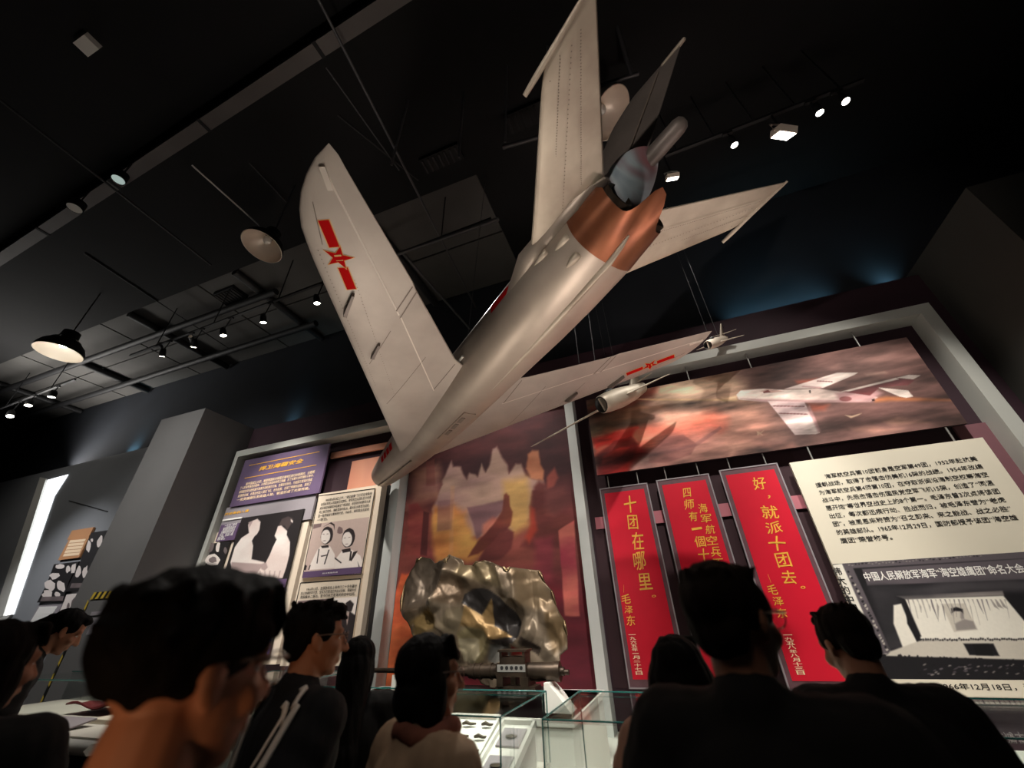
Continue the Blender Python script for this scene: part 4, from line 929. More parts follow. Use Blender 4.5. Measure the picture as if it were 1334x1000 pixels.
A_ = at(*C2((332, 850))[0], YC-.06); B_ = at(*C2((468, 822))[0], YC-.06); text('战斗英雄机组', K['wht'], A_.x, B_.x, A_.z+.0, B_.z-.01, YC-.06, t, 'caption_lettering', bold=.01)
t = card(((391.7, 759), (470, 753.5), (456, 846), (371, 850)), 'lower photo card with three lines of text, partly behind a visitor')
for k, ln in enumerate(['1966年12月，击落敌机在上海举行二十多年最好', '向上的美好年代里，空军为万里海空作出过贡献，荣耀永远', '荣获集体二等功，至今仍在万里海天的空中站岗。']):
    A_ = at((399.5 if k == 0 else 393-k), 767.5+k*5.4, ya); B_ = at(465-k*1., 762.5+k*5.0, ya); zc = (A_.z+B_.z)/2; text(ln, K['ink'], A_.x, B_.x, zc-.026, zc+.026, ya, t, 'paragraph_lettering', bold=.004)
ly = [([(388, 782), (466, 777), (456, 843), (374, 847)], 1), ([(388, 782), (432, 779), (420, 800), (384, 805)], 2), ([(450, 785), (456, 781), (461, 786), (458, 796), (452, 796)], 0), ([(444, 800), (456, 796), (464, 802), (460, 842), (446, 843)], 0), ([(376, 838), (384, 820), (392, 826), (388, 844), (376, 846)], 2), ([(450, 797), (455, 797), (452, 815)], 3)]
q_ = prect(((388, 782), (466, 777), (456, 843), (374, 847)), YC-.05)
painting('photograph', q_[0], q_[1], q_[2], q_[3], YC-.053, 110, [(p_, PAL[mi], .015, .95, .004) for p_, mi in ly], t, PAL[1])
from mathutils.bvhtree import BVHTree
# ================================================================== THE SUSPENDED JET
S = .525                                                                # scale of the display aircraft
AX = Matrix(((0.811782, 0.572501, -0.115121), (-0.579205, 0.814478, -0.03387), (0.074373, 0.094174, 0.992774)))   # columns: aft, starboard, up
JO = Vector((-9.0261, 11.1655, 4.5763)) * S + CAMP
def sect(x, w_, zt, zb, n=2.0, cnt=48, yc=0., dx=None):
    out = []; zc = (zt+zb)/2; h = (zt-zb)/2
    for i in range(cnt):
        a = 2*PI*i/cnt; c, s_ = math.cos(a), math.sin(a)
        y = yc + w_*math.copysign(abs(c)**(2/n), c); z = zc + h*math.copysign(abs(s_)**(2/n), s_)
        out.append(((x + (dx(a) if dx else 0)), y, z))
    return out
def scl(secs): return [[(p[0]*S, p[1]*S, p[2]*S) for p in q] for q in secs]
def foil(mb, LE, TE, thick, mirror=1, nspan=28, nch=12, mi=0, zf=None, vertical=False):
    """lifting surface between a leading-edge and a trailing-edge polyline (x, span, z), with an aerofoil thickness"""
    def lerp_poly(P, v):
        ls = [0]
        for a, b in zip(P, P[1:]): ls.append(ls[-1] + (Vector(b)-Vector(a)).length)
        d = v*ls[-1]
        for k in range(len(P)-1):
            if d <= ls[k+1] + 1e-9:
                f = (d-ls[k])/max(1e-9, ls[k+1]-ls[k]); return Vector(P[k]).lerp(Vector(P[k+1]), f)
        return Vector(P[-1])
    secs = []
    for j in range(nspan+1):
        v = j/nspan; a = lerp_poly(LE, v); b = lerp_poly(TE, v); ch = (b-a).length; th = max(.012, thick*ch)
        if j == nspan: th = .012
        ring = []
        for i in range(nch+1): u = (1-math.cos(PI*i/nch))/2; ring.append((u, 1))
        for i in range(nch-1, 0, -1): u = (1-math.cos(PI*i/nch))/2; ring.append((u, -1))
        q = []
        for u, sg in ring:
            p = a.lerp(b, u); tt = th*.5*(2.0*math.sqrt(u)*(1-u)*1.3 + .06*(1-u)+.03)*sg if ch > .02 else 0
            off = Vector((0, tt, 0)) if vertical else Vector((0, 0, tt))
            p = p + off; q.append((p.x*S, p.y*mirror*S, p.z*S))
        secs.append(q)
    mb.loft(secs, mi)
    return mb
WLE = [(3.0, .45, -.42), (3.62, .82, -.40), (8.9, 3.98, -.19), (9.2, 4.14, -.18), (9.45, 4.26, -.18), (9.75, 4.34, -.17), (10.0, 4.355, -.16), (10.25, 4.335, -.15), (10.5, 4.28, -.13), (10.63, 4.24, -.12), (10.69, 4.19, -.11)]
WTE = [(7.35, .45, -.27), (7.58, .95, -.25), (9.08, 2.46, -.22), (9.16, 2.52, -.2), (10.5, 3.95, -.13), (10.64, 4.09, -.12), (10.69, 4.19, -.11)]
HLE = [(9.7, .5, .2), (10.33, .86, .2), (10.9, 1.22, .22), (12.40, 2.2, .26), (12.55, 2.27, .27)]
HTE = [(11.75, .4, .32), (11.98, .64, .32), (13.38, 2.2, .33), (13.44, 2.27, .33)]
FLE = [(9.0, 0, .55), (10.2, 0, .95), (11.7, 0, 1.62), (12.15, 0, 1.93), (12.7, 0, 2.06)]
FTE = [(12.15, 0, .4), (12.35, 0, .6), (13.4, 0, 1.66), (13.62, 0, 1.88), (13.6, 0, 1.93)]
def surf_strip(mb, q0, q1, w_, z=-.27, mi=0, lift=.004):
    a = Vector((*q0, z)); b = Vector((*q1, z)); d = (b-a).normalized(); n = Vector((-d.y, d.x, 0))*w_
    mb.add([tuple((p)*S) for p in (a-n, b-n, b+n, a+n)], [(0, 1, 2, 3)], mi); return mb
WING_BVH = {}
def wing_low(x, y):
    tr = WING_BVH.get(1 if y > 0 else -1)
    if tr:
        hit = tr.ray_cast(Vector((x*S, y*S, -3)), Vector((0, 0, 1)))
        if hit[0] is not None: return hit[0].z/S
    return wing_guess(x, y)
def wing_guess(x, y):
    """height of the wing's underside at plan position x, |y|"""
    y = abs(y)
    def xe(P):
        for p, q in zip(P, P[1:]):
            if p[1] <= y <= q[1]: f = (y-p[1])/max(1e-6, q[1]-p[1]); return p[0]+(q[0]-p[0])*f, p[2]+(q[2]-p[2])*f
        return P[-1][0], P[-1][2]
    (xl_, zl_), (xt_, zt_) = xe(WLE), xe(WTE); u = min(max((x-xl_)/max(.05, xt_-xl_), 0.001), .999); ch = max(.1, xt_-xl_); zm = zl_+(zt_-zl_)*u
    th = .062*math.hypot(ch, 0)
    return zm - th*.5*(2.6*math.sqrt(u)*(1-u)+.06*(1-u)+.03)
def wing_decal(pts, mb, mi=0, lift=.012):
    """flat marking laid under the wing, cut into small quads so that it follows the skin"""
    P = [Vector((p[0], p[1], 0)) for p in pts]
    n0 = len(mb.v)
    vs_ = [((p.x)*S, p.y*S, (wing_low(p.x, p.y)-lift)*S) for p in P]
    mb.add(vs_, [tuple(range(len(vs_)))], mi)
def wing_strip(mb, q0, q1, w_, mi=0, n=10, lift=.004):
    a = Vector((*q0, 0)); b = Vector((*q1, 0)); d = (b-a).normalized(); nn = Vector((-d.y, d.x, 0))*w_
    for k in range(n):
        p = a.lerp(b, k/n); q = a.lerp(b, (k+1)/n)
        vs_ = [(v.x*S, v.y*S, (wing_low(v.x, v.y)-lift)*S) for v in (p-nn, q-nn, q+nn, p+nn)]
        mb.add(vs_, [(0, 1, 2, 3)], mi)
def rivets(mb, q0, q1, n, zfun, mi, r=.013):
    a = Vector((*q0, 0)); b = Vector((*q1, 0))
    for k in range(n):
        p = a.lerp(b, (k+.5)/n) + Vector((random.uniform(-.003, .003), random.uniform(-.003, .003), 0)); z = zfun(p.x, p.y)
        vs_ = [((p.x+r*math.cos(t_))*S, (p.y+r*math.sin(t_))*S, z*S) for t_ in (0, PI/3, 2*PI/3, PI, 4*PI/3, 5*PI/3)]
        mb.add(vs_, [tuple(range(6))], mi)
jet = thing('jet_fighter', 'large silver swept-wing jet fighter hanging nose away over the exhibition, red stars under both wings', 'aircraft', (0, 0, 0))
# fuselage
st_ = [(.0, .36, .36, -.36), (.06, .40, .40, -.42), (.5, .46, .46, -.5), (1.3, .54, .56, -.58), (2.2, .61, .66, -.66), (3.2, .68, .74, -.73), (4.4, .73, .78, -.78), (5.6, .75, .8, -.8), (7.0, .76, .8, -.78), (8.2, .77, .78, -.74), (9.3, .79, .74, -.68), (10.2, .79, .70, -.60), (11.15, .75, .62, -.5)]
f = MB(); f.loft(scl([sect(x, w_, zt, zb, 2.0 + .35*max(0, (x-8)/3.2)) for x, w_, zt, zb in st_]), 0, True, (False, False))
f.loft(scl([sect(.0, .36, .36, -.36), sect(.02, .31, .31, -.31), sect(.9, .26, .26, -.26)]), 1, True, (False, True))
f.build('fuselage', [K['alu'], K['lampblack']], jet)
# splitter and nose details
MB().box((.05*S, -.02*S, -.33*S), (.8*S, .02*S, .33*S)).build('intake_splitter', K['aluwing'], jet)
MB().loft(scl([sect(2.4, .02, .7, .6, 2, 20), sect(2.9, .3, .98, .45, 2, 20), sect(3.7, .36, 1.1, .45, 2, 20), sect(4.6, .3, .98, .45, 2, 20), sect(5.8, .16, .9, .5, 2, 20), sect(9.4, .1, .85, .45, 2, 20)])).build('canopy_spine', K['aluwing'], jet)
# copper jet-pipe shroud with a tongue between the two pipes
cs = []
def tongue(k):
    def dx(a):
        y = math.cos(a); z = math.sin(a)
        bot = max(0, -z)**1.5
        return k*(.52*math.exp(-((y-.02)/.26)**2)*bot - .22*max(0, z)**.7)
    return dx
for x, w_, zt, zb, n, k in ((11.15, .75, .62, -.5, 2.4, 0), (11.4, .725, .58, -.45, 2.4, .08), (11.65, .70, .54, -.40, 2.5, .4), (11.88, .675, .50, -.35, 2.6, 1)):
    q = sect(x, w_, zt, zb, n, 72, 0, tongue(k)); q = [(p[0], p[1], p[2] + (.22*k*math.exp(-(p[1]/.2)**2) if p[2] < 0 else 0)) for p in q]; cs.append(q)
sh = MB(); sh.loft(scl(cs), 0, True, (False, False)); sh.loft(scl([[(p[0], p[1]*.96, p[2]*.95) for p in q] for q in cs]), 1, True, (False, False))
sh.build('tail_shroud', [K['copper'], K['lampblack']], jet)
for s_ in (-1, 1):
    e = MB(); e.lathe((11.4*S, .40*s_*S, .0*S), (1, 0, 0), [(.24*S, 0), (.245*S, .56*S), (.22*S, .57*S), (.2*S, .2*S), (0, .1*S)], 28); e.build('exhaust_pipe', K['darkmetal'], jet)
# heat-stained fairing under the fin, between the pipes
C_ = Vector((12.13, -.05, .6)); a1, d1, c1 = Vector((.31, .35, .1)), Vector((-.28, 0, -.56)), Vector((.30, -.27, .0))
hf = []
for k in range(13):
    ph = PI/2*k/12; r_ = math.cos(ph)**.75 if k < 12 else .02; q = []
    for i in range(36): t_ = 2*PI*i/36; q.append(tuple(C_ + d1*math.sin(ph) + (a1*math.cos(t_) + c1*math.sin(t_))*r_))
    hf.append(q)
hb = MB(); hb.loft(scl(hf), 0, True, (False, True)); hb.loft(scl([hf[0], [tuple(C_ + (Vector(p)-C_)*.9 - Vector((.03, 0, .1))) for p in hf[0]]]), 1, True, (False, True)); hb.build('heat_fairing', [K['heat'], K['fin']], jet)
# brake-parachute tube at the base of the fin
pt_ = MB(); pt_.loft(scl([sect(x, r, .56+r, .56-r, 2, 24) for x, r in ((11.8, .08), (12.1, .12), (12.6, .135), (12.98, .125), (13.06, .1), (13.1, .04))])); pt_.build('parachute_housing', K['fin'], jet)
# tail fin with rudder line
fn = MB(); foil(fn, FLE, FTE, .05, 1, 24, 10, 0, None, True); fn.build('tail_fin', K['fin'], jet)
rl = MB()
for s_ in (-1, 1):
    a_ = Vector((12.05, s_*.062, .86)); b_ = Vector((13.2, s_*.035, 1.86)); d_ = (b_-a_).normalized(); nn = Vector((-d_.z, 0, d_.x))*.012
    rl.obox((a_+b_)/2*S, (b_-a_)/2*S, (0, .006*S, 0), nn*S)
rl.build('rudder_hinge', K['line'], jet)
MB().cap(Vector((13.3, 0, 1.93))*S, Vector((13.68, 0, 1.91))*S, .035*S, .03*S).build('fin_tip_light', K['alutail'], jet)
# wings
def star_pts(c, r, rot, ax, ay):
    out = []
    for k in range(10):
        R_ = r if k % 2 == 0 else r*.4; t_ = rot + 2*PI*k/10; out.append((c[0] + ax[0]*R_*math.cos(t_) + ay[0]*R_*math.sin(t_), c[1] + ax[1]*R_*math.cos(t_) + ay[1]*R_*math.sin(t_)))
    return out
for s_ in (-1, 1):
    wmb = MB(); foil(wmb, WLE, WTE, .062, s_, 34, 14); WING_BVH[s_] = BVHTree.FromPolygons([Vector(v) for v in wmb.v], wmb.f)
    pl = MB()
    wing_strip(wmb, (6.46, s_*.95), (8.38, s_*2.45), .012, 2); wing_strip(wmb, (8.42, s_*2.5), (10.3, s_*4.1), .014, 2)
    wing_strip(wmb, (8.5, s_*2.58), (9.1, s_*2.52), .010, 1); wing_strip(wmb, (6.46, s_*.97), (7.45, s_*.9), .010, 1); wing_strip(wmb, (8.36, s_*2.46), (9.02, s_*2.42), .010, 1)
    wing_strip(wmb, (5.6, s_*1.75), (7.5, s_*1.6), .006, 1); wing_strip(wmb, (9.3, s_*3.95), (9.9, s_*4.2), .006, 1); wing_strip(wmb, (6.9, s_*2.55), (8.0, s_*2.5), .006, 1)
    rivets(wmb, (6.2, s_*2.2), (9.2, s_*4.0), 46, lambda x, y: wing_low(x, y)-.006, 1, .009); rivets(wmb, (6.0, s_*1.7), (8.9, s_*3.4), 46, lambda x, y: wing_low(x, y)-.006, 1, .008)
    wo = wmb.build('wing', [K['aluwing'], K['line'], K['linel']], jet)
    # insignia under the wing
    c0 = (9.18, s_*3.70); u_ = Vector((9.75-8.72, s_*(4.0-3.35), 0)).normalized(); v_ = Vector((-u_.y, u_.x, 0))
    def P_(a, b): return (c0[0] + u_.x*a + v_.x*b, c0[1] + u_.y*a + v_.y*b)
    im = MB()
    for a0, a1 in ((.17, .62), (-.62, -.17)):
        for k in range(4):
            b0 = a0 + (a1-a0)*k/4; b1 = a0 + (a1-a0)*(k+1)/4
            wing_decal([P_(b0, -.085), P_(b1, -.085), P_(b1, .085), P_(b0, .085)], im, 1, .003)
        wing_decal([P_(a0+.012, -.07), P_((a0+a1)/2, -.07), P_((a0+a1)/2, .07), P_(a0+.012, .07)], im, 0, .005); wing_decal([P_((a0+a1)/2, -.07), P_(a1-.012, -.07), P_(a1-.012, .07), P_((a0+a1)/2, .07)], im, 0, .005)
    for r_, mi, lf in ((.235, 1, .007), (.205, 0, .009)):
        sp = star_pts(c0, r_, PI/2 + .1, (u_.x, u_.y), (v_.x, v_.y))
        for k in range(10): wing_decal([c0, sp[k], sp[(k+1) % 10]], im, mi, lf)
    for dx_, w2 in ((-.045, .012), (.04, .03)): wing_decal([P_(dx_-w2/2, -.05), P_(dx_+w2/2, -.05), P_(dx_+w2/2, .05), P_(dx_-w2/2, .05)], im, 1, .012)
    im.build('insignia', [K['insig'], K['insigy']], wo, fix=True)
    # two small fins hanging under the leading part of the wing
    for (xa, xb, y_) in ((8.02, 8.6, 3.33), (7.1, 7.6, 2.58)):
        z0 = wing_low((xa+xb)/2, y_); pm = MB()
        pm.loft([[(xa*S, (y_*s_-.01)*S, (z0-.02)*S), (xa*S, (y_*s_+.01)*S, (z0-.02)*S), (xa*S, (y_*s_+.01)*S, (z0+.06)*S), (xa*S, (y_*s_-.01)*S, (z0+.06)*S)],
                 [((xa+.12)*S, (y_*s_-.03)*S, (z0-.11)*S), ((xa+.12)*S, (y_*s_+.03)*S, (z0-.11)*S), ((xa+.12)*S, (y_*s_+.03)*S, (z0+.06)*S), ((xa+.12)*S, (y_*s_-.03)*S, (z0+.06)*S)],
                 [(xb*S, (y_*s_-.02)*S, (z0-.06)*S), (xb*S, (y_*s_+.02)*S, (z0-.06)*S), (xb*S, (y_*s_+.02)*S, (z0+.06)*S), (xb*S, (y_*s_-.02)*S, (z0+.06)*S)]], 0, True, (True, True), False)
        pm.build('wing_lug', K['fin'], wo)
    MB().obox(Vector((10.28, s_*4.12, wing_low(10.28, 4.12)-.012))*S, Vector((.13, s_*.08, 0))*S, Vector((-.02, s_*.03, 0))*S, (0, 0, .008*S)).build('tip_panel', K['linel'], wo)
    # all-moving tailplane with tip rod
    hm = MB(); foil(hm, HLE, HTE, .05, s_, 24, 10)
    zl_ = lambda x, y: .27 + .03*(abs(y)-1) - .058
    for a_, b_, n_ in (((11.15, 1.0), (12.75, 2.2), 60), ((11.7, .9), (13.05, 2.15), 60), ((10.9, 1.05), (12.5, 2.15), 50), ((11.2, .85), (12.9, 2.15), 40)):
        rivets(hm, (a_[0], s_*a_[1]), (b_[0], s_*b_[1]), n_, zl_, 1, .0085)
    ho = hm.build('tailplane', [K['alutail'], K['line']], jet)
    MB().tube([Vector((12.2, s_*2.32, .235))*S, Vector((12.4, s_*2.31, .25))*S, Vector((12.8, s_*2.29, .285))*S, Vector((13.46, s_*2.27, .325))*S], [.03*S, .038*S, .034*S, .02*S], 12).build('tip_rod', K['alutail'], ho)
    MB().loft(scl([[(9.2, s_*.70, .05), (9.2, s_*.74, .0), (9.2, s_*.72, -.1), (9.2, s_*.6, .0)], [(10.2, s_*.74, .34), (10.2, s_*1.02, .22), (10.2, s_*.76, .02), (10.2, s_*.5, .2)], [(11.4, s_*.62, .44), (11.4, s_*.92, .28), (11.4, s_*.7, .1), (11.4, s_*.4, .3)], [(11.95, s_*.55, .4), (11.95, s_*.62, .32), (11.95, s_*.58, .26), (11.95, s_*.4, .32)]])).build('root_fillet', K['alu'], jet)
# belly details: keel strake, scoops, panel, red stripes
kl = []
for x, h, w2 in ((7.4, .0, .02), (8.6, .015, .05), (9.4, .03, .06), (10.6, .055, .05), (11.2, .075, .04), (11.5, .05, .03), (11.66, .0, .01)):
    zb_ = np.interp(x, [p[0] for p in st_] + [12.1], [p[3] for p in st_] + [-.3]); y0 = -.03
    kl.append([(x, y0-w2*1.6, zb_+.05), (x, y0-w2*.5, zb_-h), (x, y0+w2*.5, zb_-h), (x, y0+w2*1.6, zb_+.05)])
MB().loft(scl(kl), 0, True, (True, True), True).build('ventral_fin', K['alutail'], jet)
for xa, y_, z_ in ((10.25, -.77, -.03), (10.7, -.72, -.14), (10.65, -.52, -.40)):
    MB().loft(scl([sect(xa, .01, z_+.03, z_-.0, 2, 12, y_), sect(xa+.22, .07, z_+.06, z_-.045, 2, 12, y_), sect(xa+.36, .06, z_+.08, z_-.05, 2, 12, y_), sect(xa+.38, .02, z_+.06, z_+.0, 2, 12, y_)])).build('air_scoop', K['alutail'], jet)
g = MB()
for y0, y1 in ((-.12, .0),):
    for xa in (5.35, 5.7, 6.05): g.obox(Vector((xa, (y0+y1)/2, -.806))*S, (.13*S, 0, 0), (0, .05*S, 0), (0, 0, .008*S))
g.build('louvre_panel', K['line'], jet)
MB().box((4.9*S, -.16*S, -.803*S), (6.4*S, .16*S, -.70*S)).build('belly_plate', K['alu'], jet)
# gun trough lines and red markings on the port side
tr_ = MB(); tr_.tube([Vector((x, -.2, z))*S for x, z in ((.25, -.46), (1.2, -.58), (2.4, -.68), (3.2, -.735))], .025*S, 8); tr_.build('gun_fairing', K['alutail'], jet)
def side_patch(x0, x1, a0, a1, name, m, n=10):
    mb = MB(); rows = []
    def R_(x):
        for p, q in zip(st_, st_[1:]):
            if p[0] <= x <= q[0]: f_ = (x-p[0])/(q[0]-p[0]); return [p[i]+(q[i]-p[i])*f_ for i in (1, 2, 3)]
    for i in range(n+1):
        x = x0+(x1-x0)*i/n; w_, zt, zb = R_(x); row = []
        for j in range(7):
            a = a0+(a1-a0)*j/6; row.append((x*S, (w_+.008)*math.cos(a)*S, ((zt+zb)/2+((zt-zb)/2+.008)*math.sin(a))*S))
        rows.append(row)
    mb.loft(rows, 0, False); return mb.build(name, m, jet)
side_patch(8.85, 9.8, PI*.84, PI*.985, 'red_band', K['insig'])
for k in range(4): side_patch(1.6+k*.32, 1.85+k*.32, PI*(1.0), PI*1.1, 'nose_numeral', K['insig'], 3)
wt_ = MB(); wt_.tube([Vector((x, y, z))*S for x, y, z in ((6.6, -.73, -.16), (7.0, -.75, -.14), (7.6, -.77, -.12))], .03*S, 8); wt_.build('side_fairing', K['white'], jet)
jet.matrix_world = Matrix.Translation(JO) @ AX.to_4x4()
def jp(x, y, z): return JO + AX @ (Vector((x, y, z))*S)
# cables holding the aircraft
for q, qx, qy in (((8.3, 2.1, -.1), 735, 330), ((8.6, 2.35, -.1), 862, 330), ((6.5, 0, .92), 604, 330)):
    p = jp(*q); e = Vector((p.x + random.uniform(-.2, .2), p.y+random.uniform(-.1, .3), 9.34 if p.y > 3.5 else 9.05))
    tag(MB().cyl(p, e, .004, n=6).build('suspension_cable', K['pipegrey']), 'thin steel cable holding the hanging jet from the ceiling', 'cable', 'steel cables of the hanging jet')
# ------------------------------------------------------------------ small model jets
def model_jet(label, nose, tail, ltip, rtip, sw, m, marks=None, intake=.12):
    """swept-wing model built between its photo-measured nose, tail and wing tips"""
    nose, tail, ltip, rtip = map(Vector, (nose, tail, ltip, rtip)); L_ = (tail-nose).length; X = (tail-nose).normalized()
    Yv = (rtip-ltip); span = Yv.length; Yv = (Yv - X*Yv.dot(X)).normalized(); Z = X.cross(Yv)
    if Z.z < 0: Z = -Z
    t = thing('model_jet', label, 'model aircraft', nose)
    def W(x, y, z): return nose + X*x*L_ + Yv*y*L_ + Z*z*L_
    fus = []
    for x, r, zc in ((0, intake*.86, 0), (.02, intake*.95, 0), (.15, intake*1.05, 0), (.4, intake*1.1, 0), (.7, intake*.9, 0), (1, intake*.6, .02)):
        fus.append([W(x, r*math.cos(a), zc + r*math.sin(a)) for a in [2*PI*i/24 for i in range(24)]])
    fm = MB().loft(fus, 0, True, (False, True)); fm.loft([fus[0], [W(.004, intake*.72*math.cos(2*PI*i/24), intake*.72*math.sin(2*PI*i/24)) for i in range(24)], [W(.2, intake*.6*math.cos(2*PI*i/24), intake*.6*math.sin(2*PI*i/24)) for i in range(24)]], 1, True, (False, True))
    fm.build('fuselage', [m, K['lampblack']], t)
    MB().prism([W(.01, -.012, -intake*.72), W(.2, -.012, -intake*.72), W(.2, -.012, intake*.72), W(.01, -.012, intake*.72)], Yv*.024*L_).build('intake_splitter', m, t)
    hs = span/2/L_
    for s_, tip in ((-1, ltip), (1, rtip)):
        tx = (tip-nose).dot(X)/L_; ty = (tip-nose).dot(Yv)/L_; tz = (tip-nose).dot(Z)/L_
        P = []
        for (x, y, z, th) in ((.28, s_*intake*.6, -.01, .02), (tx, ty, tz, .006)):
            ch = .30 if y == s_*intake*.6 else .15
            P.append([W(x, y, z), W(x+ch*.3, y, z+th), W(x+ch, y, z), W(x+ch*.3, y, z-th)])
        MB().loft(P).build('wing', m, t)
        P = [[W(.86, s_*.02, .12), W(.9, s_*.02, .13), W(1.0, s_*.02, .12), W(.9, s_*.02, .11)], [W(1.0, s_*.26, .13), W(1.02, s_*.26, .134), W(1.06, s_*.26, .13), W(1.02, s_*.26, .126)]]
        MB().loft(P).build('tailplane', m, t)
    P = [[W(.72, 0, intake*.7), W(.8, .012, intake*.7), W(1.0, 0, intake*.6), W(.8, -.012, intake*.7)], [W(1.0, 0, .36), W(1.04, .006, .36), W(1.1, 0, .35), W(1.04, -.006, .36)]]
    MB().loft(P).build('tail_fin', m, t)
    MB().ell(W(.28, 0, intake*1.0), (.1*L_, .05*L_, .05*L_), Matrix((X, Yv, Z)).transposed()).build('canopy', K['lampblack'], t)
    for y_ in (-.08, .1):
        p = W(.4, y_, .1); MB().cyl(p, (p.x, p.y+.1, 9.3), .0025, n=5).build('hanging_wire', K['pipegrey'], t)
    return t, W
t, W_ = model_jet('silver model jet with open nose intake and red number, tucked below the right wing', at(783, 527, 5.3), at(838, 506, 5.95), at(691, 582, 5.62), at(867, 489, 5.62), 1, K['alutail'], intake=.14)
o = text('8103', K['insig'], 0, 1, 0, 1, 0, None, 'number', .02)
for v in o.data.vertices:
    u, h = v.co.x, v.co.z; a = -PI*.5 - .25 - .5 + h*.75; v.co = W_(.12+u*.22, .148*math.cos(a)*1.05, .148*math.sin(a)*1.05)
o.parent = t; o.matrix_parent_inverse = t.matrix_basis.inverted()
model_jet('tiny pale model jet flying towards the viewer just beyond the right wing tip', at(922, 449.5, 5.6), at(945, 441, 6.1), at(907, 456, 5.9), at(967, 437, 5.9), 1, K['cream'], intake=.1)
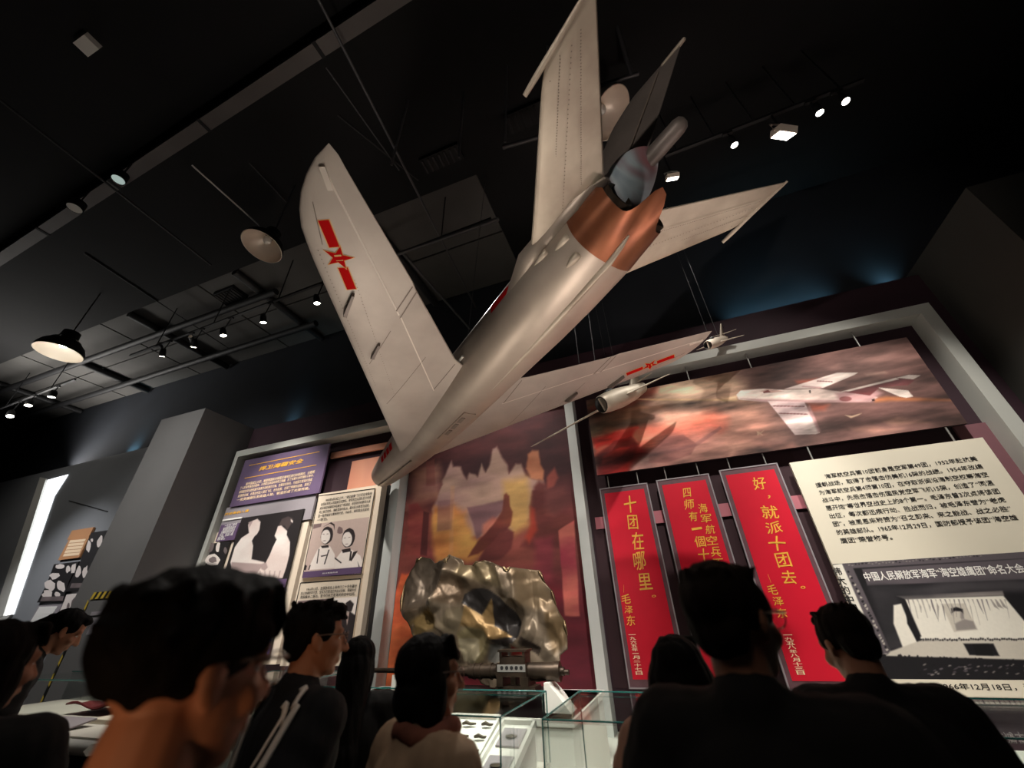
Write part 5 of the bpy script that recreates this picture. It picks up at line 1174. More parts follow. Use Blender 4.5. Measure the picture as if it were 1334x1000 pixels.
# ================================================================== WRECK, GUN AND PLINTHS
tag(MB().box((-3.35, 3.42, .36), (-.86, 4.7, 1.0)).box((-3.38, 3.40, .96), (-.84, 4.73, 1.0)).build('display_plinth', K['white']), 'long white plinth behind the glass cases carrying the gun and the wreck', 'plinth')
YK = 4.45
K['wreckpaint'] = attr_mat('wreck_pigment', .40, .5, .35, 9)
def wreck():
    C9 = crop(500, 700, 5.0)
    out = C9((80, 480), (90, 300), (105, 250), (150, 150), (185, 112), (245, 125), (290, 160), (330, 150), (395, 145), (430, 170), (432, 112), (520, 145), (535, 180), (600, 185), (680, 155), (740, 170), (800, 200), (835, 225), (840, 195), (880, 200), (1000, 210), (1040, 290), (1080, 340), (1110, 440), (1165, 540), (1180, 640), (1185, 730), (1140, 770), (1140, 900), (1050, 940), (700, 985), (620, 960), (520, 850), (400, 820), (300, 760), (220, 660), (150, 570), (105, 510))
    root = thing('aircraft_wreck', 'crumpled bronze aircraft skin wreck with part of a faded star insignia, standing behind the gun', 'wreck', at(*C9((620, 960))[0], YK))
    pts = [at(px, py, YK) for px, py in out]; P2_ = [(p.x, p.z) for p in pts]
    xs = [p[0] for p in P2_]; zs = [p[1] for p in P2_]
    def inside(x, z):
        c = False; n = len(P2_); j = n-1
        for i in range(n):
            xi, zi = P2_[i]; xj, zj = P2_[j]
            if (zi > z) != (zj > z) and x < (xj-xi)*(z-zi)/(zj-zi)+xi: c = not c
            j = i
        return c
    def w2(px, py): p = at(*C9((px, py))[0], YK); return p.x, p.z
    # creases: (photo line, height towards the viewer, width)
    creases = [((430, 220), (350, 400), .2, .10), ((350, 400), (280, 470), .13, .09), ((430, 215), (540, 260), .07, .08), ((540, 260), (860, 400), .03, .10), ((860, 250), (870, 430), .15, .11), ((350, 400), (360, 580), .10, .07), ((530, 420), (700, 640), .10, .09), ((700, 650), (600, 800), .09, .07), ((920, 600), (820, 700), .12, .08), ((120, 490), (300, 430), .10, .06), ((700, 640), (840, 640), .05, .06), ((980, 480), (940, 640), .10, .09), ((1080, 500), (1040, 700), .08, .08), ((640, 190), (700, 280), .07, .06), ((760, 200), (800, 330), .08, .06), ((240, 150), (330, 260), -.08, .16), ((200, 330), (260, 380), -.10, .18), ((620, 480), (740, 560), -.05, .16), ((450, 520), (560, 560), .08, .12), ((470, 280), (520, 360), -.06, .09), ((850, 470), (860, 620), -.12, .07), ((220, 560), (300, 600), .09, .06), ((260, 500), (330, 540), -.08, .05), ((700, 720), (640, 850), -.07, .05)]
    cw = [(w2(*a), w2(*b), h, w_) for a, b, h, w_ in creases]
    gx, gz = np.meshgrid(np.linspace(min(xs)-.1, max(xs)+.1, 120), np.linspace(min(zs)-.1, max(zs)+.1, 120)); GB = fbm(gx, gz, 3.0, 5, 3)
    def FB(x, z): return float(GB[min(119, max(0, int((z-min(zs)+.1)/(max(zs)-min(zs)+.2)*119+.5))), min(119, max(0, int((x-min(xs)+.1)/(max(xs)-min(xs)+.2)*119+.5)))])
    def depth(x, z):
        d = .10*math.sin(x*3.1+1)*math.cos(z*2.7) + .022*math.sin(x*9+z*6+1.3*math.sin(z*5)) + .008*math.sin(z*21-x*13+2*math.sin(x*4)) + .02*(FB(x, z)-.5)
        n1 = FB(x, z)*.9; n2 = FB(z-1.2, x+3.5)*.9 if False else n1
        d += .085*abs((x*1.15+z*.55+n1) % 1-.5) + .075*abs((x*.6-z*1.35+n1*1.3) % 1-.5) + .03*abs((x*3.1+z*2.3+n1*2) % 1-.5)
        for (ax_, az_), (bx_, bz_), h, w_ in cw:
            dx, dz = bx_-ax_, bz_-az_; L2 = dx*dx+dz*dz; t_ = max(0, min(1, ((x-ax_)*dx+(z-az_)*dz)/L2)); r = math.hypot(x-ax_-t_*dx, z-az_-t_*dz)
            d += .6*h*max(0, 1-r/(w_*1.5))**1.0
        ex = (x-(min(xs)+max(xs))/2)/((max(xs)-min(xs))/2)
        return YK - d + .18*ex*ex
    # constrained grid: boundary plus inner points
    bm = bmesh.new(); N = 150; x0, x1, z0, z1 = min(xs), max(xs), min(zs), max(zs); st = (x1-x0)/N
    M_ = int((z1-z0)/st)
    vid = {}
    def near(x, z):
        """pull a rim point onto the torn outline"""
        best = None; n = len(P2_)
        for i in range(n):
            (ax_, az_), (bx_, bz_) = P2_[i], P2_[(i+1) % n]; dx, dz = bx_-ax_, bz_-az_; L2 = dx*dx+dz*dz+1e-9
            t_ = max(0, min(1, ((x-ax_)*dx+(z-az_)*dz)/L2)); q = (ax_+t_*dx, az_+t_*dz); r = math.hypot(x-q[0], z-q[1])
            if best is None or r < best[0]: best = (r, q)
        return best[1]
    cells = {(i, j) for i in range(N+1) for j in range(M_+2) if inside(x0+(i+.5)*st, z0+(j+.5)*st)}
    cor = {}
    for i, j in cells:
        for a, b in ((0, 0), (1, 0), (1, 1), (0, 1)): cor.setdefault((i+a, j+b), 0); cor[(i+a, j+b)] += 1
    for (i, j), c in cor.items():
        x, z = x0+i*st, z0+j*st
        if c < 4: x, z = near(x, z)
        vid[(i, j)] = bm.verts.new((x, depth(x, z), z))
    def painted(x, z):
        return 0
    def w(px, py): return w2(px, py)
    for i, j in cells:
        fc = bm.faces.new([vid[(i, j)], vid[(i+1, j)], vid[(i+1, j+1)], vid[(i, j+1)]]); fc.smooth = True
    bmesh.ops.recalc_face_normals(bm, faces=bm.faces)
    bmesh.ops.triangulate(bm, faces=bm.faces)
    me = bpy.data.meshes.new('torn_skin'); bm.to_mesh(me); bm.free()
    me.materials.append(K['wreckpaint'])
    X = np.array([v.co.x for v in me.vertices]); Z = np.array([v.co.z for v in me.vertices]); C = np.array((138., 122., 104.))[None]*np.ones((len(X), 1))
    f = fbm(X, Z, 2.3, 3, 5)[:, None]; f = np.clip((f-.35)*3, 0, 1); C = C*(1-f) + np.array((98., 82., 66.))*f
    for (P, col, soft, op) in (
        ([w(80, 480), w(90, 300), w(150, 150), (245/1, 125) and w(245, 125), w(330, 150), w(420, 230), w(350, 390), w(250, 430)], (138, 122, 108), .1, .8),
        ([w(150, 560), w(260, 470), w(350, 450), w(360, 590), w(230, 650)], (150, 122, 74), .08, .8),
        ([w(500, 180), w(680, 160), w(760, 220), w(800, 330), w(640, 290), w(480, 240)], (146, 128, 98), .08, .8),
        ([w(830, 200), w(1000, 210), w(1110, 440), w(1000, 470), w(880, 440), w(870, 280)], (140, 116, 88), .08, .7),
        ([w(380, 260), w(470, 240), w(530, 300), (540, 400) and w(540, 410), w(460, 430), w(370, 420)], (104, 84, 66), .05, .8),
        ([w(370, 570), w(440, 470), w(530, 450), w(620, 560), w(560, 620), w(430, 630)], (150, 134, 110), .06, .9),
        ([w(545, 370), w(600, 338), w(660, 330), w(715, 345), w(770, 390), w(850, 480), w(880, 560), w(880, 640), w(840, 690), w(700, 665), w(640, 500), w(535, 425)], (46, 42, 42), .015, .95),
        ([w(722, 400), w(714, 575), w(838, 645), w(705, 662), w(630, 600), w(520, 570), w(480, 650), w(520, 560), w(555, 440), w(643, 505)], (160, 128, 84), .012, .95),
        ([w(490, 620), w(560, 580), w(640, 590), w(705, 665), w(640, 800), w(590, 840), w(500, 720)], (150, 136, 100), .03, .9),
        ([w(495, 655), w(605, 655), w(630, 760), w(590, 830), w(520, 800)], (160, 148, 122), .012, .95),
        ([w(690, 690), w(760, 690), w(820, 720), w(800, 790), w(700, 830), w(660, 800)], (112, 110, 106), .03, .9),
        ([w(700, 668), w(860, 655), w(800, 715), w(740, 705)], (52, 46, 44), .012, .95),
        ([w(830, 705), w(870, 730), w(900, 765), w(815, 770)], (140, 34, 32), .012, .95),
        ([w(890, 640), w(1020, 720), w(1000, 770), w(870, 690)], (62, 52, 46), .015, .9),
        ([w(1040, 480), w(1110, 450), w(1180, 560), w(1180, 700), (1100, 760) and w(1100, 760), w(1060, 640)], (110, 88, 60), .06, .8)):
        cv = poly_cover(X, Z, P, soft)[:, None]*op; C = C*(1-cv) + np.array(col, float)*cv
    C = C*.82/255; C = np.where(C <= .04045, C/12.92, ((C+.055)/1.055)**2.4); at_ = me.color_attributes.new('pigment', 'FLOAT_COLOR', 'POINT')
    at_.data.foreach_set('color', np.concatenate([C, np.ones((len(X), 1))], 1).astype(np.float32).ravel())
    o = bpy.data.objects.new('torn_skin', me); COL.objects.link(o); o.parent = root; o.matrix_parent_inverse = root.matrix_basis.inverted()
    so = o.modifiers.new('thickness', 'SOLIDIFY'); so.thickness = .006; so.offset = 1
    # curled rim: bent strips along the torn edge
    for k in (8, 9, 13, 16, 17, 20, 22, 24, 0, 3):
        (ax_, az_), (bx_, bz_) = P2_[k], P2_[(k+1) % len(P2_)]
        a = Vector((ax_, depth(ax_, az_), az_)); b = Vector((bx_, depth(bx_, bz_), bz_))
        MB().tube([a, a.lerp(b, .35)+Vector((0, -.02, .008)), a.lerp(b, .7)+Vector((0, -.005, -.008)), b], [.008, .018, .012, .006], 8).build('curled_rim', K['bronze'], root)
    b = MB()
    for x in (-2.35, -1.5): b.cyl((x, YK+.12, 1.0), (x, YK+.12, 1.9), .02)
    b.box((-2.5, YK-.1, 1.0), (-1.35, YK+.3, 1.02)); b.build('stand', K['lampblack'], root)
    return root
wreck()
def gun():
    YG = 3.7; A_ = at(478, 880, YG); z = at(660, 874, YG).z
    def X(px): return at(px, 874, YG).x
    t = thing('aircraft_cannon', 'dark aircraft cannon with long barrel lying on white supports above the glass case', 'gun', (X(650), YG, 1.0))
    MB().tube([(X(470), YG, z+.005), (X(560), YG, z), (X(600), YG, z), (X(612), YG, z)], [.018, .02, .022, .03], 16).build('barrel', K['darkmetal'], t)
    b = MB()
    b.cyl((X(612), YG, z), (X(652), YG, z), .05, n=24); b.cyl((X(600), YG, z), (X(616), YG, z), .036, n=20)
    b.cyl((X(648), YG, z), (X(692), YG, z), .04, n=20)
    for px in (618, 626, 640, 648): b.cyl((X(px), YG, z), (X(px)+.012, YG, z), .058, n=24)
    b.cyl((X(688), YG, z), (X(728), YG, z), .062, n=24); b.cyl((X(724), YG, z), (X(730), YG, z), .068, n=24)
    b.cyl((X(728), YG, z), (X(735), YG, z), .03, n=16); b.cyl((X(735), YG, z-.005), (X(741), YG, z-.005), .018, n=12)
    b.build('receiver_tube', K['darkmetal'], t)
    r = MB(); r.box((X(651), YG-.085, z-.03), (X(690), YG+.085, z+.055)); r.box((X(655), YG-.07, z+.055), (X(688), YG+.07, z+.10)); r.box((X(653), YG-.08, z+.135), (X(690), YG+.08, z+.15))
    r.box((X(655), YG-.075, z+.10), (X(658), YG+.075, z+.14)); r.box((X(685), YG-.075, z+.10), (X(688), YG+.075, z+.14)); r.box((X(652), YG-.09, z-.09), (X(660), YG+.09, z-.03)); r.box((X(682), YG-.09, z-.1), (X(692), YG+.09, z-.03)); r.box((X(668), YG-.05, z-.085), (X(674), YG+.05, z-.03))
    r.box((X(650), YG-.08, z-.125), (X(700), YG+.08, z-.09))
    r.build('feed_housing', K['darkmetal'], t)
    MB().box((X(653), YG-.089, z+.004), (X(689), YG-.085, z+.052)).build('cover_plate', K['wire'], t)
    h = MB()
    for k in range(5): h.cyl((X(659+k*6.2), YG-.0885, z+.03), (X(659+k*6.2), YG-.0905, z+.03), .014, n=14)
    h.build('vent_hole', K['black'], t)
    for px0_, px1_, dz_ in ((712, 718, .063), (520, 526, .02)):
        s_ = MB(); a = X(px0_); b_ = X(px1_)
        s_.prism([(a, YG-.1, 1.0), (b_+.16, YG-.1, 1.0), (b_+.05, YG-.1, z-.12), (b_+.01, YG-.1, z-dz_-.02), (b_, YG-.1, z-dz_), (a, YG-.1, z-dz_)], (0, .2, 0))
        tag(s_.build('gun_support', K['white']), 'white support plate under the breech end of the cannon' if px0_ > 600 else 'white support plate under the barrel of the cannon', 'support')
gun()
# ================================================================== GLASS CASES
def glass_case(x0, x1, y0, y1, zb, zt, label, base=K['lining']):
    t = thing('display_case', label, 'display case', ((x0+x1)/2, (y0+y1)/2, 0)); g = .012
    MB().box((x0, y0, 0), (x1, y1, zb)).build('base', base, t)
    for name, a, b in (('top_pane', (x0, y0, zt-g), (x1, y1, zt)), ('front_pane', (x0, y0, zb), (x1, y0+g, zt-g)), ('back_pane', (x0, y1-g, zb), (x1, y1, zt-g)), ('side_pane', (x0, y0+g, zb), (x0+g, y1-g, zt-g)), ('side_pane', (x1-g, y0+g, zb), (x1, y1-g, zt-g))):
        MB().box(a, b).build(name, K['glass'], t)
    e = MB(); w_ = .0026
    for a, b in (((x0, y0, zt), (x1, y0, zt)), ((x0, y1, zt), (x1, y1, zt)), ((x0, y0, zt), (x0, y1, zt)), ((x1, y0, zt), (x1, y1, zt)), ((x0, y0, zb), (x0, y0, zt)), ((x1, y0, zb), (x1, y0, zt)), ((x0, y1, zb), (x0, y1, zt)), ((x1, y1, zb), (x1, y1, zt))):
        e.cyl(a, b, w_*1.5, n=6)
    e.build('pane_edges', K['edge'], t); return t
c1r = -.925; ZC = 1.2
glass_case(-2.75, c1r, 2.27, 3.06, .86, ZC, 'glass display case in the centre with white trays of small relics, below the cannon')
glass_case(-.71, 3.3, 2.26, 3.08, .70, ZC, 'long glass display case at right holding a document and a brown medal')
# relic trays
def tray(cx, cy, w_, d_, z, tilt, label, kind):
    t = thing('relic_tray', label, 'tray', (cx, cy, z)); ct, st2 = math.cos(tilt), math.sin(tilt)
    def T(u, v, h): return Vector((cx+u, cy+v*ct-h*st2, z+.03+(v+d_)*st2+h*ct))
    m = MB(); m.prism([T(-w_, -d_, 0), T(w_, -d_, 0), T(w_, d_, 0), T(-w_, d_, 0)], T(0, 0, .015)-T(0, 0, 0))
    for a, b in (((-w_, -d_), (w_, -d_)), ((-w_, d_), (w_, d_)), ((-w_, -d_), (-w_, d_)), ((w_, -d_), (w_, d_))):
        p, q = T(*a, .02), T(*b, .02); m.obox((p+q)/2, (q-p)/2 + (q-p).normalized()*.008, (T(0, 0, 1)-T(0, 0, 0)).cross((q-p).normalized())*.008, (T(0, 0, .02)-T(0, 0, 0)))
    m.build('tray', K['tray'], t)
    b = MB(); b.prism([T(-w_, d_, 0), T(w_, d_, 0), (cx+w_, cy+d_*ct, z+.001), (cx-w_, cy+d_*ct, z+.001)], (0, -.01, 0)); b.build('rest', K['tray'], t)
    return T
for cx, lab in ((-1.42, 'left'), (-2.0, 'far left')):
    T = tray(cx, 2.72, .22, .24, .861, .35, 'white tilted tray with rows of small metal fragments, ' + ('nearest the case corner' if lab == 'left' else 'half hidden behind the beige visitor'), 0)
    for k in range(4):
        for j in range(3):
            p = T(-.13+j*.13, -.17+k*.11, .02); q = T(-.13+j*.13+.09, -.165+k*.11, .02)
            n_ = T(0, 0, .012)-T(0, 0, 0)
            tag(MB().tube([p+n_, p.lerp(q, .3)+n_*1.6, p.lerp(q, .6)+n_*.9, q+n_], [.007, .011, .008, .005], 8).build('metal_fragment', K['relic']), 'small dark metal fragment lying in a row on a white tray', 'fragment', 'metal fragments on the white trays')
T = tray(-1.06, 2.66, .10, .26, .861, .3, 'narrow white tray with two grey plaques beside the case corner', 1)
for k, v in enumerate((-.12, .12)):
    P = [T(a, b, .018) for a, b in ((-.07, v-.08), (.07, v-.08), (.07, v+.08), (-.07, v+.08))]
    t = tag(MB().prism(P, T(0, 0, .008)-T(0, 0, 0)).build('plaque', K['greyp']), ('lower' if k == 0 else 'upper') + ' small grey plaque lying on the narrow white tray', 'plaque')
    c_ = T(0, v, .03); MB().ell(c_, (.035, .03, .006)).build('medallion', K['relic'], t)
pp = MB(); z = .703
P = [(-.56, 2.42, z), (.35, 2.40, z), (.35, 2.98, z+.1), (-.56, 2.98, z+.1)]
tag(MB().prism(P, (0, -.002, .006)).build('document', K['paper']), 'large pale document sheet lying in the right glass case', 'document')
t = thing('medal_box', 'small brown medal block resting on the document in the right glass case', 'medal', (-.45, 2.72, .775))
MB().box((-.50, 2.69, .7665), (-.42, 2.76, .80)).build('block', mat('brown_leather', rgb(108, 58, 40), .5, noise=.2), t)
tag(MB().box((-.28, 3.7, .361), (-.18, 3.78, .47)).build('floor_socket', K['darkmetal']), 'small dark box standing on the white platform by the post foot', 'box')
# left cases
def low_case(x0, x1, y0, y1, zt, zg, label, front=.06):
    t = thing('display_case', label, 'display case', ((x0+x1)/2, (y0+y1)/2, 0))
    MB().box((x0, y0, 0), (x1, y1, zt-.06)).build('base', K['cloth2'], t)
    pr = [(y0-.02, zt-.06), (y0-.05, zt-.03), (y0-.02, zt), (y1, zt), (y1, zt-.06)]
    MB().loft([[(x0, y, z) for y, z in pr], [(x1, y, z) for y, z in pr]]).build('rim', K['trim'], t)
    MB().box((x0+.06, y0+.05, zt), (x1-.06, y1-.05, zt+.012)).build('deck', K['lining'], t)
    g = .01
    for nm, a, b in (('back_pane', (x0, y1-.05, zt), (x1, y1-.05+g, zg)), ('top_pane', (x0, y0+.5, zg-g), (x1, y1-.05, zg))): MB().box(a, b).build(nm, K['glass'], t)
    e = MB(); e.cyl((x0, y1-.05, zg), (x1, y1-.05, zg), .006, n=6); e.cyl((x0, y0+.5, zg), (x1, y0+.5, zg), .006, n=6); e.build('pane_edges', K['edge'], t)
    return t
low_case(-6.6, -3.75, 2.2, 3.4, 1.0, 1.26, 'pale open-fronted display case at left with a folded red flag')
fl = MB(); pts = [[(-5.3+i*.07, 2.75+j*.06, 1.065+.02*math.sin(i*.9+j)+.015*math.cos(j*1.7)) for j in range(9)] for i in range(17)]
fl.loft(pts, 0, False); o = fl.build('folded_flag', K['flagd'], None, fix=False); tag(o, 'dark red folded flag spread in the left display case', 'flag'); md = o.modifiers.new('t', 'SOLIDIFY'); md.thickness = .012
rs = MB(); random.seed(11)
for k in range(6):
    a = Vector((-4.75+k*.06, 2.95+random.uniform(-.05, .05), 1.14)); rs.tube([a, a+Vector((.08, .03, .03)), a+Vector((.15, -.03, .01)), a+Vector((.24, .02, .02))], [.015, .035, .03, .012], 8)
tag(rs.build('silk_ribbon', K['flag']), 'bright red crumpled ribbon on the dark red flag', 'ribbon')
tag(MB().box((-4.55, 2.55, 1.0135), (-4.2, 2.8, 1.04)).build('booklet', K['paper']), 'pale booklet beside the red ribbon in the left case', 'booklet')
tag(MB().prism([(-4.75, 2.32, 1.0135), (-4.35, 2.32, 1.0135), (-4.35, 2.5, 1.05), (-4.75, 2.5, 1.05)], (0, 0, .01)).build('caption_card', K['greyp']), 'grey caption card near the rim of the left case', 'card')
# case between: glass topped case right of the near head with a small white stand
glass_case(-4.6, -3.45, 3.5, 4.3, .82, 1.18, 'glass topped case behind the striped jacket with a small white stand', K['lining'])
ws = MB(); c_ = Vector((-3.75, 3.8, .821)); ws.lathe(c_, (0, 0, 1), [(0, .0), (.16, 0), (.17, .03), (.05, .06), (.04, .14), (.12, .2), (.13, .22), (0, .23)], 24)
tag(ws.build('display_stand', K['white']), 'small white round stand inside the case behind the striped jacket', 'stand')
tag(MB().box((-4.25, 3.6, .821), (-4.0, 3.85, .86)).build('relic_book', K['sepia']), 'tan book lying beside the white stand in the glass topped case', 'book')
# ================================================================== VISITORS
def remesh(mb, name, m, parent, voxel, smooth=4, noise=0.):
    """fuse overlapping closed shapes into one continuous skin"""
    me = bpy.data.meshes.new(name); me.from_pydata(mb.v, [], mb.f); o = bpy.data.objects.new(name, me)
    r = o.modifiers.new('r', 'REMESH'); r.mode = 'VOXEL'; r.voxel_size = voxel
    if smooth: s_ = o.modifiers.new('s', 'SMOOTH'); s_.factor = .5; s_.iterations = smooth
    nm = evaluated_mesh(o); bpy.data.meshes.remove(me)
    for p in nm.polygons: p.use_smooth = True
    if noise:
        n_ = len(nm.vertices); co = np.empty(n_*3, np.float32); no = np.empty(n_*3, np.float32); nm.vertices.foreach_get('co', co); nm.vertex_normals.foreach_get('vector', no)
        P = co.reshape(-1, 3).astype(float); x, y, z = P.T; P = P + no.reshape(-1, 3)*(noise*(np.sin(x*160+z*31)+np.sin(y*190-z*37)+np.sin((x+y)*95+z*23)))[:, None]
        nm.vertices.foreach_set('co', P.astype(np.float32).ravel()); nm.update()
    nm.name = name; nm.materials.clear(); nm.materials.append(m)
    o = bpy.data.objects.new(name, nm); COL.objects.link(o); o.parent = parent; o.matrix_parent_inverse = parent.matrix_basis.inverted(); return o
RX = lambda a: Matrix.Rotation(a, 3, 'X'); RZ = lambda a: Matrix.Rotation(a, 3, 'Z'); RY = lambda a: Matrix.Rotation(a, 3, 'Y')
def person(label, head_px, depth, face_az, hair='short', head_yaw=0., head_pitch=0., head_roll=0., lean=0., arms=None, jacket='cloth', bulk=.03, hairmat='hair', glasses=False, scarf=None, hood=False, stripes=False, headscale=1., collar=True, hvox=.006):
    """face_az: compass direction the chest faces, measured from straight ahead (the wall), clockwise"""
    HC = atd(*head_px, depth)
    pel = Vector((0, 0, .95)); RL = RX(-lean)
    up = lambda p: pel + RL @ (Vector(p)-pel)
    hc = up((0, .015, 1.60)); hz = hc.z; k = HC.z/hz
    Rb = RZ(-math.radians(face_az))
    base = Vector((HC.x, HC.y, 0)) - Rb @ Vector((hc.x, hc.y, 0))*k
    t = thing('person', label, 'person', (0, 0, 0))
    Rh = RZ(-head_yaw) @ RX(-head_pitch) @ RY(head_roll)
    hs = headscale
    hp = lambda p: hc + Rh @ (Vector(p)*hs)
    def he(mb, c, r, R=None): mb.ell(hp(c), tuple(q*hs for q in r), Rh @ R if R else Rh)
    # ---- body: one continuous surface
    b = MB()
    he(b, (0, -.012, .03), (.073, .094, .083)); he(b, (0, .022, -.03), (.061, .068, .078)); he(b, (0, .036, -.075), (.046, .046, .04)); he(b, (0, .062, -.098), (.021, .02, .017))
    b.cap(hp((0, .088, .006)), hp((0, .108, -.034)), .0085*hs, .0135*hs); he(b, (-.012, .095, -.037), (.009, .011, .008)); he(b, (.012, .095, -.037), (.009, .011, .008))
    b.cap(hp((-.036, .074, .024)), hp((.036, .074, .024)), .0125*hs)
    for s_ in (-1, 1):
        b.cap(hp((s_*.019, .0785, .0125)), hp((s_*.045, .070, .011)), .0062*hs); b.cap(hp((s_*.020, .078, -.0115)), hp((s_*.044, .070, -.010)), .0058*hs)
    for dz, r in ((-.061, .0065), (-.071, .0075)): b.cap(hp((-.017, .083, dz)), hp((.017, .083, dz)), r*hs)
    for s_ in (-1, 1):
        he(b, (s_*.036, .06, -.032), (.026, .026, .026)); he(b, (s_*.073, -.006, -.006), (.009, .019, .029), RZ(s_*.3)); he(b, (s_*.070, -.002, -.028), (.008, .011, .013))
    nb = up((0, -.015, 1.43)); b.cap(hp((0, -.02, -.05)), nb, .054*hs, .06)
    def E(mb, c, r): mb.ell(up(c), r, RL)
    E(b, (0, 0, 1.30), (.165, .105, .17)); E(b, (0, 0, 1.08), (.14, .10, .16)); E(b, (0, 0, .94), (.16, .115, .12)); b.cap(up((-.13, 0, 1.40)), up((.13, 0, 1.40)), .06)
    for s_ in (-1, 1):
        b.cap((s_*.085, 0, .90), (s_*.095, .01, .49), .085, .055); b.cap((s_*.095, .01, .49), (s_*.1, -.01, .1), .052, .038); b.ell((s_*.1, .05, .045), (.04, .115, .038))
    A = {-1: ((-.25, -.03, 1.13), (-.26, .06, .88)), 1: ((.25, -.03, 1.13), (.26, .06, .88))}
    if arms: A.update(arms)
    SH = {-1: up((-.175, 0, 1.385)), 1: up((.175, 0, 1.385))}; EL = {}; WR = {}
    for s_ in (-1, 1):
        e = up(A[s_][0]); w_ = up(A[s_][1]); EL[s_], WR[s_] = e, w_
        b.cap(SH[s_], e, .05, .04); b.cap(e, w_, .039, .027)
        d = (w_-e).normalized(); n_ = Vector((-s_, .2, -.1)); n_ = (n_ - d*n_.dot(d)).normalized(); sd = d.cross(n_)
        if sd.y < 0: sd = -sd                                           # thumb side forward / up
        Rm = Matrix((sd, n_, d)).transposed(); b.ell(w_ + d*.048, (.04, .016, .052), Rm)
        for i in range(4):
            p = w_ + d*.088 + sd*(.029-.0195*i); dirv = d; L_ = (.040, .044, .041, .032)[i]
            for sgm, (f, cv) in enumerate(((1, .25), (.68, .5), (.52, .45))):
                dirv = (dirv + n_*cv*.8).normalized(); q = p + dirv*L_*f; b.cap(p, q, .0088-.0008*sgm, .0082-.0008*sgm, 10); p = q
        p = w_ + d*.03 + sd*.034; q = p + (d*.6 + sd*.65 + n_*.3).normalized()*.042; b.cap(p, q, .0115, .0095, 10); b.cap(q, q + (d*.85 + sd*.2 + n_*.4).normalized()*.03, .0092, .008, 10)
    remesh(b, 'body', K['skin'], t, hvox, 3)
    for s_ in (-1, 1):
        eo = MB(); eo.ell(hp((s_*.031, .0655, .001)), (.0125*hs,)*3, Rh, 14, 10); eo = eo.build('eye', K['eye'], t); MB().ell(hp((s_*.031, .0745, .001)), (.0062*hs, .0045*hs, .0062*hs), Rh, 12, 8).build('iris', K['iris'], eo)
    # ---- hair
    h = MB()
    if hair == 'short':
        he(h, (0, -.024, .045), (.083, .099, .084)); he(h, (0, -.062, -.005), (.071, .05, .065)); he(h, (0, .045, .092), (.06, .045, .03))
        for s_ in (-1, 1): he(h, (s_*.066, .012, .03), (.016, .04, .04))
        for q in range(26):
            a = random.uniform(0, 2*PI); p = Vector((.07*math.cos(a), -.02+.085*math.sin(a), .085+random.uniform(-.01, .035))); dv = Vector((random.uniform(-.03, .03), random.uniform(-.02, .035), random.uniform(-.005, .018))); h.cap(hp(p), hp(p+dv), .013*hs, .005*hs, 8)
        for q in range(14):
            x = -.055+q*.0085; h.cap(hp((x, .055, .10)), hp((x+random.uniform(-.006, .016), .094-abs(x)*.35, .066+random.uniform(-.008, .008))), .014*hs, .005*hs, 8)
    elif hair == 'mop':
        he(h, (0, -.022, .048), (.088, .106, .090)); he(h, (0, -.066, .042), (.076, .052, .056)); he(h, (0, .045, .096), (.068, .052, .034))
        for s_ in (-1, 1): he(h, (s_*.070, .004, .040), (.019, .060, .036)); he(h, (s_*.064, -.04, .035), (.018, .035, .035))
        for q in range(90):
            a = random.uniform(0, 2*PI); p = Vector((.078*math.cos(a), -.02+.095*math.sin(a), .07+random.uniform(-.03, .03))); dv = Vector((random.uniform(-.02, .02), random.uniform(-.018, .02), random.uniform(-.012, .012))); h.cap(hp(p), hp(p+dv), .014*hs, .008*hs, 8)
        for q in range(16):
            x = -.06+q*.008; h.cap(hp((x, .055, .10)), hp((x+random.uniform(-.006, .012), .1-abs(x)*.35, .055+random.uniform(-.01, .008))), .014*hs, .006*hs, 8)
    elif hair in ('bob', 'round'):
        he(h, (0, -.028, .03), (.092, .102, .098)); he(h, (0, -.045, -.055), (.088, .078, .085))
        for s_ in (-1, 1): he(h, (s_*.07, -.01, -.05), (.026, .055, .09))
        for q in range(13):
            x = -.055+q*.009; h.cap(hp((x, .05, .105)), hp((x*1.1, .096-abs(x)*.5, .05+random.uniform(-.006, .006))), .016*hs, .006*hs, 8)
        if hair == 'round': he(h, (0, -.03, -.03), (.115, .11, .13))
    elif hair == 'long':
        he(h, (0, -.028, .03), (.09, .102, .096)); h.cap(hp((0, -.07, -.02)), up((0, -.14, 1.25)), .085, .07); h.cap(up((0, -.14, 1.25)), up((0, -.15, 1.02)), .075, .04)
        for s_ in (-1, 1): he(h, (s_*.07, -.02, -.06), (.026, .05, .1))
    elif hair == 'tail':
        he(h, (0, -.026, .038), (.081, .099, .086)); he(h, (0, -.06, .0), (.068, .05, .06)); he(h, (0, .04, .085), (.055, .045, .03))
        h.cap(hp((0, -.11, .03)), hp((0, -.15, -.03)), .03, .028); h.cap(hp((0, -.15, -.03)), hp((0, -.14, -.16)), .028, .012)
        for s_ in (-1, 1): he(h, (s_*.066, .005, .03), (.014, .045, .04))
    elif hair == 'cropped':
        he(h, (0, -.026, .04), (.081, .097, .084)); he(h, (0, -.06, -.01), (.069, .047, .06)); he(h, (0, .04, .088), (.055, .04, .028))
        for s_ in (-1, 1): he(h, (s_*.066, .0, .025), (.014, .045, .045))
        for q in range(18):
            a = random.uniform(0, 2*PI); p = Vector((.066*math.cos(a), -.02+.08*math.sin(a), .09)); h.cap(hp(p), hp(p+Vector((random.uniform(-.02, .02), random.uniform(-.02, .02), .016))), .011*hs, .004*hs, 8)
    remesh(h, 'hair', K[hairmat], t, .006, 7 if hair == 'mop' else 3, .0011)
    # ---- clothes
    j = MB(); B = bulk
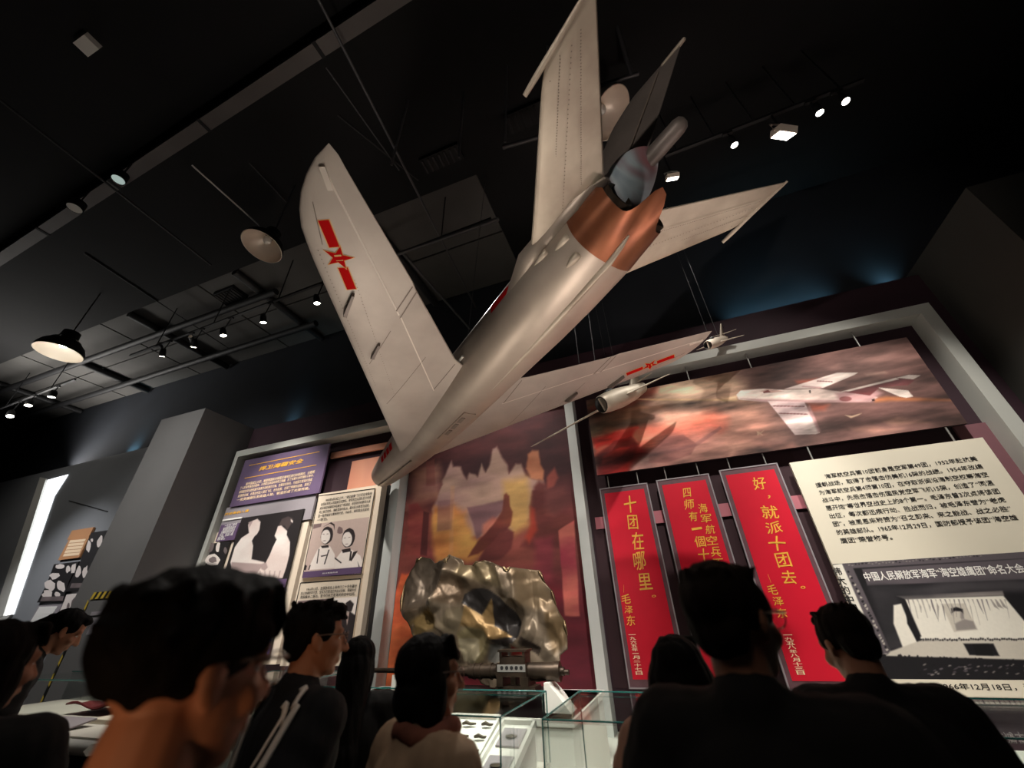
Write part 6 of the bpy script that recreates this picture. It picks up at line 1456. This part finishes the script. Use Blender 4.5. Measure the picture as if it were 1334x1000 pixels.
    E(j, (0, -.005, 1.29), (.175+B, .112+B, .175)); E(j, (0, 0, 1.08), (.155+B, .11+B, .18)); E(j, (0, 0, .90), (.172+B, .125+B, .13)); j.cap(up((-.145, -.005, 1.385)), up((.145, -.005, 1.385)), .064+B*.75)
    j.cap(up((0, -.02, 1.36)), up((0, -.02, 1.445)), .095+B*.4, .068+B*.3)
    if hood: j.ell(up((0, -.13, 1.40)), (.15, .09, .11), RL); j.ell(up((0, -.09, 1.46)), (.12, .08, .08), RL)
    for s_ in (-1, 1):
        j.cap(SH[s_], EL[s_], .064+B*.8, .052+B*.8); d = (WR[s_]-EL[s_]); j.cap(EL[s_], EL[s_]+d*.93, .051+B*.8, .036+B*.5)
        for q in range(3): j.cap(SH[s_].lerp(EL[s_], .25+.25*q)+Vector((0, .0, .0)), SH[s_].lerp(EL[s_], .3+.25*q), .066+B*.8+random.uniform(0, .006))
    remesh(j, 'jacket', K[jacket], t, .011, 4, .0008)
    tr = MB()
    tr.ell((0, 0, .92), (.165, .125, .12))
    for s_ in (-1, 1): tr.cap((s_*.085, 0, .88), (s_*.095, .01, .49), .098, .075); tr.cap((s_*.095, .01, .49), (s_*.1, -.005, .09), .073, .062)
    remesh(tr, 'trousers', K['trouser'], t, .014, 3)
    for s_ in (-1, 1):
        q = MB(); q.ell((s_*.1, .045, .045), (.048, .14, .048)); q.box((s_*.1-.045, -.085, 0), (s_*.1+.045, .175, .022)); q.build('shoe', K['shoe'], t)
    if scarf:
        sc_ = MB()
        for q in range(14):
            a0 = 2*PI*q/14; a1 = 2*PI*(q+1)/14; f = lambda a: up((.088*math.cos(a), .01+.085*math.sin(a), 1.46+.012*math.sin(a*3)))
            sc_.cap(f(a0), f(a1), .030, .028, 10)
        remesh(sc_, 'scarf', K[scarf], t, .009, 2)
    if stripes:
        for s_ in (-1, 1):
            for off in (-.03, .03):
                v_ = []; path = []
                for q in range(21):
                    f = q/14 - .45; ax_ = (EL[s_]-SH[s_]).normalized()
                    if f < 0: c_ = SH[s_].lerp(up((0, -.005, 1.385)), -f); r = .064+B*.75+.016; back = Vector((0, -1, .9*min(1, -f*3)+.2)); ax_ = Vector((s_, 0, -.4)).normalized()
                    else: c_ = SH[s_].lerp(EL[s_], min(f, 1)); r = (.066+B*.8)*(1-f)+(.054+B*.8)*f + .012; back = Vector((s_*.1, -1, .2))
                    back = (back - ax_*back.dot(ax_)).normalized(); sd = ax_.cross(back); path.append((c_, back, sd, r))
                rows = []
                for c_, back, sd, r in path:
                    row = []
                    for q in range(4): a = (off + (q/3-.5)*.02)/r; row.append(tuple(c_ + back*(r*math.cos(a)) + sd*(r*math.sin(a))))
                    rows.append(row)
                sm = MB().loft(rows, 0, False).build('sleeve_stripe', K['stripe'], t, fix=False); md = sm.modifiers.new('t', 'SOLIDIFY'); md.thickness = .008; md.offset = 0
    if glasses:
        g = MB()
        for s_ in (-1, 1):
            g.tube([hp((s_*.080, -.012, .012)), hp((s_*.079, .03, .014)), hp((s_*.066, .098, .012))], .0022*hs, 8)
            ring = [hp((s_*.034+.027*math.cos(a), .102-.004*abs(math.cos(a)), .0+.02*math.sin(a))) for a in [2*PI*q/20 for q in range(21)]]; g.tube(ring, .0016*hs, 6, 0, False)
        g.tube([hp((-.008, .104, .004)), hp((0, .107, .006)), hp((.008, .104, .004))], .0016*hs, 6)
        g.build('glasses', K['specs'], t)
    t.location = base; t.rotation_euler = (0, 0, -math.radians(face_az)); t.scale = (k, k, k)
    return t
FWD_ARMS = {-1: ((-.24, .05, 1.14), (-.16, .27, 1.12)), 1: ((.24, .05, 1.14), (.16, .27, 1.12))}
person('nearest visitor, blurred dark head with glasses at lower left, seen from behind the ear', (250, 876), .53, 6, 'mop', head_yaw=math.radians(4), glasses=True, bulk=.02, hvox=.005)
person('visitor in black with tied hair bending to the right over the left case', (85, 822), 2.75, 25, 'tail', lean=.5, head_pitch=.45, arms={-1: ((-.22, .12, 1.15), (-.18, .34, 1.1)), 1: ((.22, .12, 1.15), (.18, .34, 1.1))})
person('dark haired visitor cut off by the left edge of the photo', (-8, 868), 1.15, -40, 'bob', head_yaw=.6, bulk=.04, arms=FWD_ARMS)
person('young man in profile wearing a black jacket with two white sleeve stripes', (413, 832), 1.42, 26, 'short', head_yaw=math.radians(14), stripes=True, glasses=True, jacket='cloth2', bulk=.03, arms={1: ((.26, -.17, 1.15), (.24, .05, 1.0))})
person('visitor with long black hair standing right behind the man with striped sleeves', (466, 862), 1.95, -35, 'long', jacket='cloth', bulk=.03)
person('short visitor in a beige coat with bobbed black hair facing right', (562, 880), 1.22, 30, 'bob', head_yaw=math.radians(18), jacket='beige', bulk=.035, scarf='scarf', arms={-1: ((-.26, .02, 1.16), (-.16, .2, 1.22)), 1: ((.26, -.02, 1.14), (.2, .2, 1.02))}, glasses=True)
person('visitor with round black hair in a pinkish coat, half hidden by the tall man', (888, 880), 1.30, 8, 'round', jacket='pink', bulk=.045, headscale=1.05)
person('tall man in black with short hair and glasses before the red scrolls', (955, 808), .86, 18, 'cropped', head_yaw=math.radians(22), glasses=True, bulk=.045, hairmat='hairb')
person('man with cropped hair in a dark coat bending over the right case', (1103, 838), 1.33, -6, 'cropped', head_yaw=math.radians(-16), head_pitch=.3, lean=.16, bulk=.05, hairmat='hairb', arms=FWD_ARMS)
bpy.data.scenes.remove(BENCH)
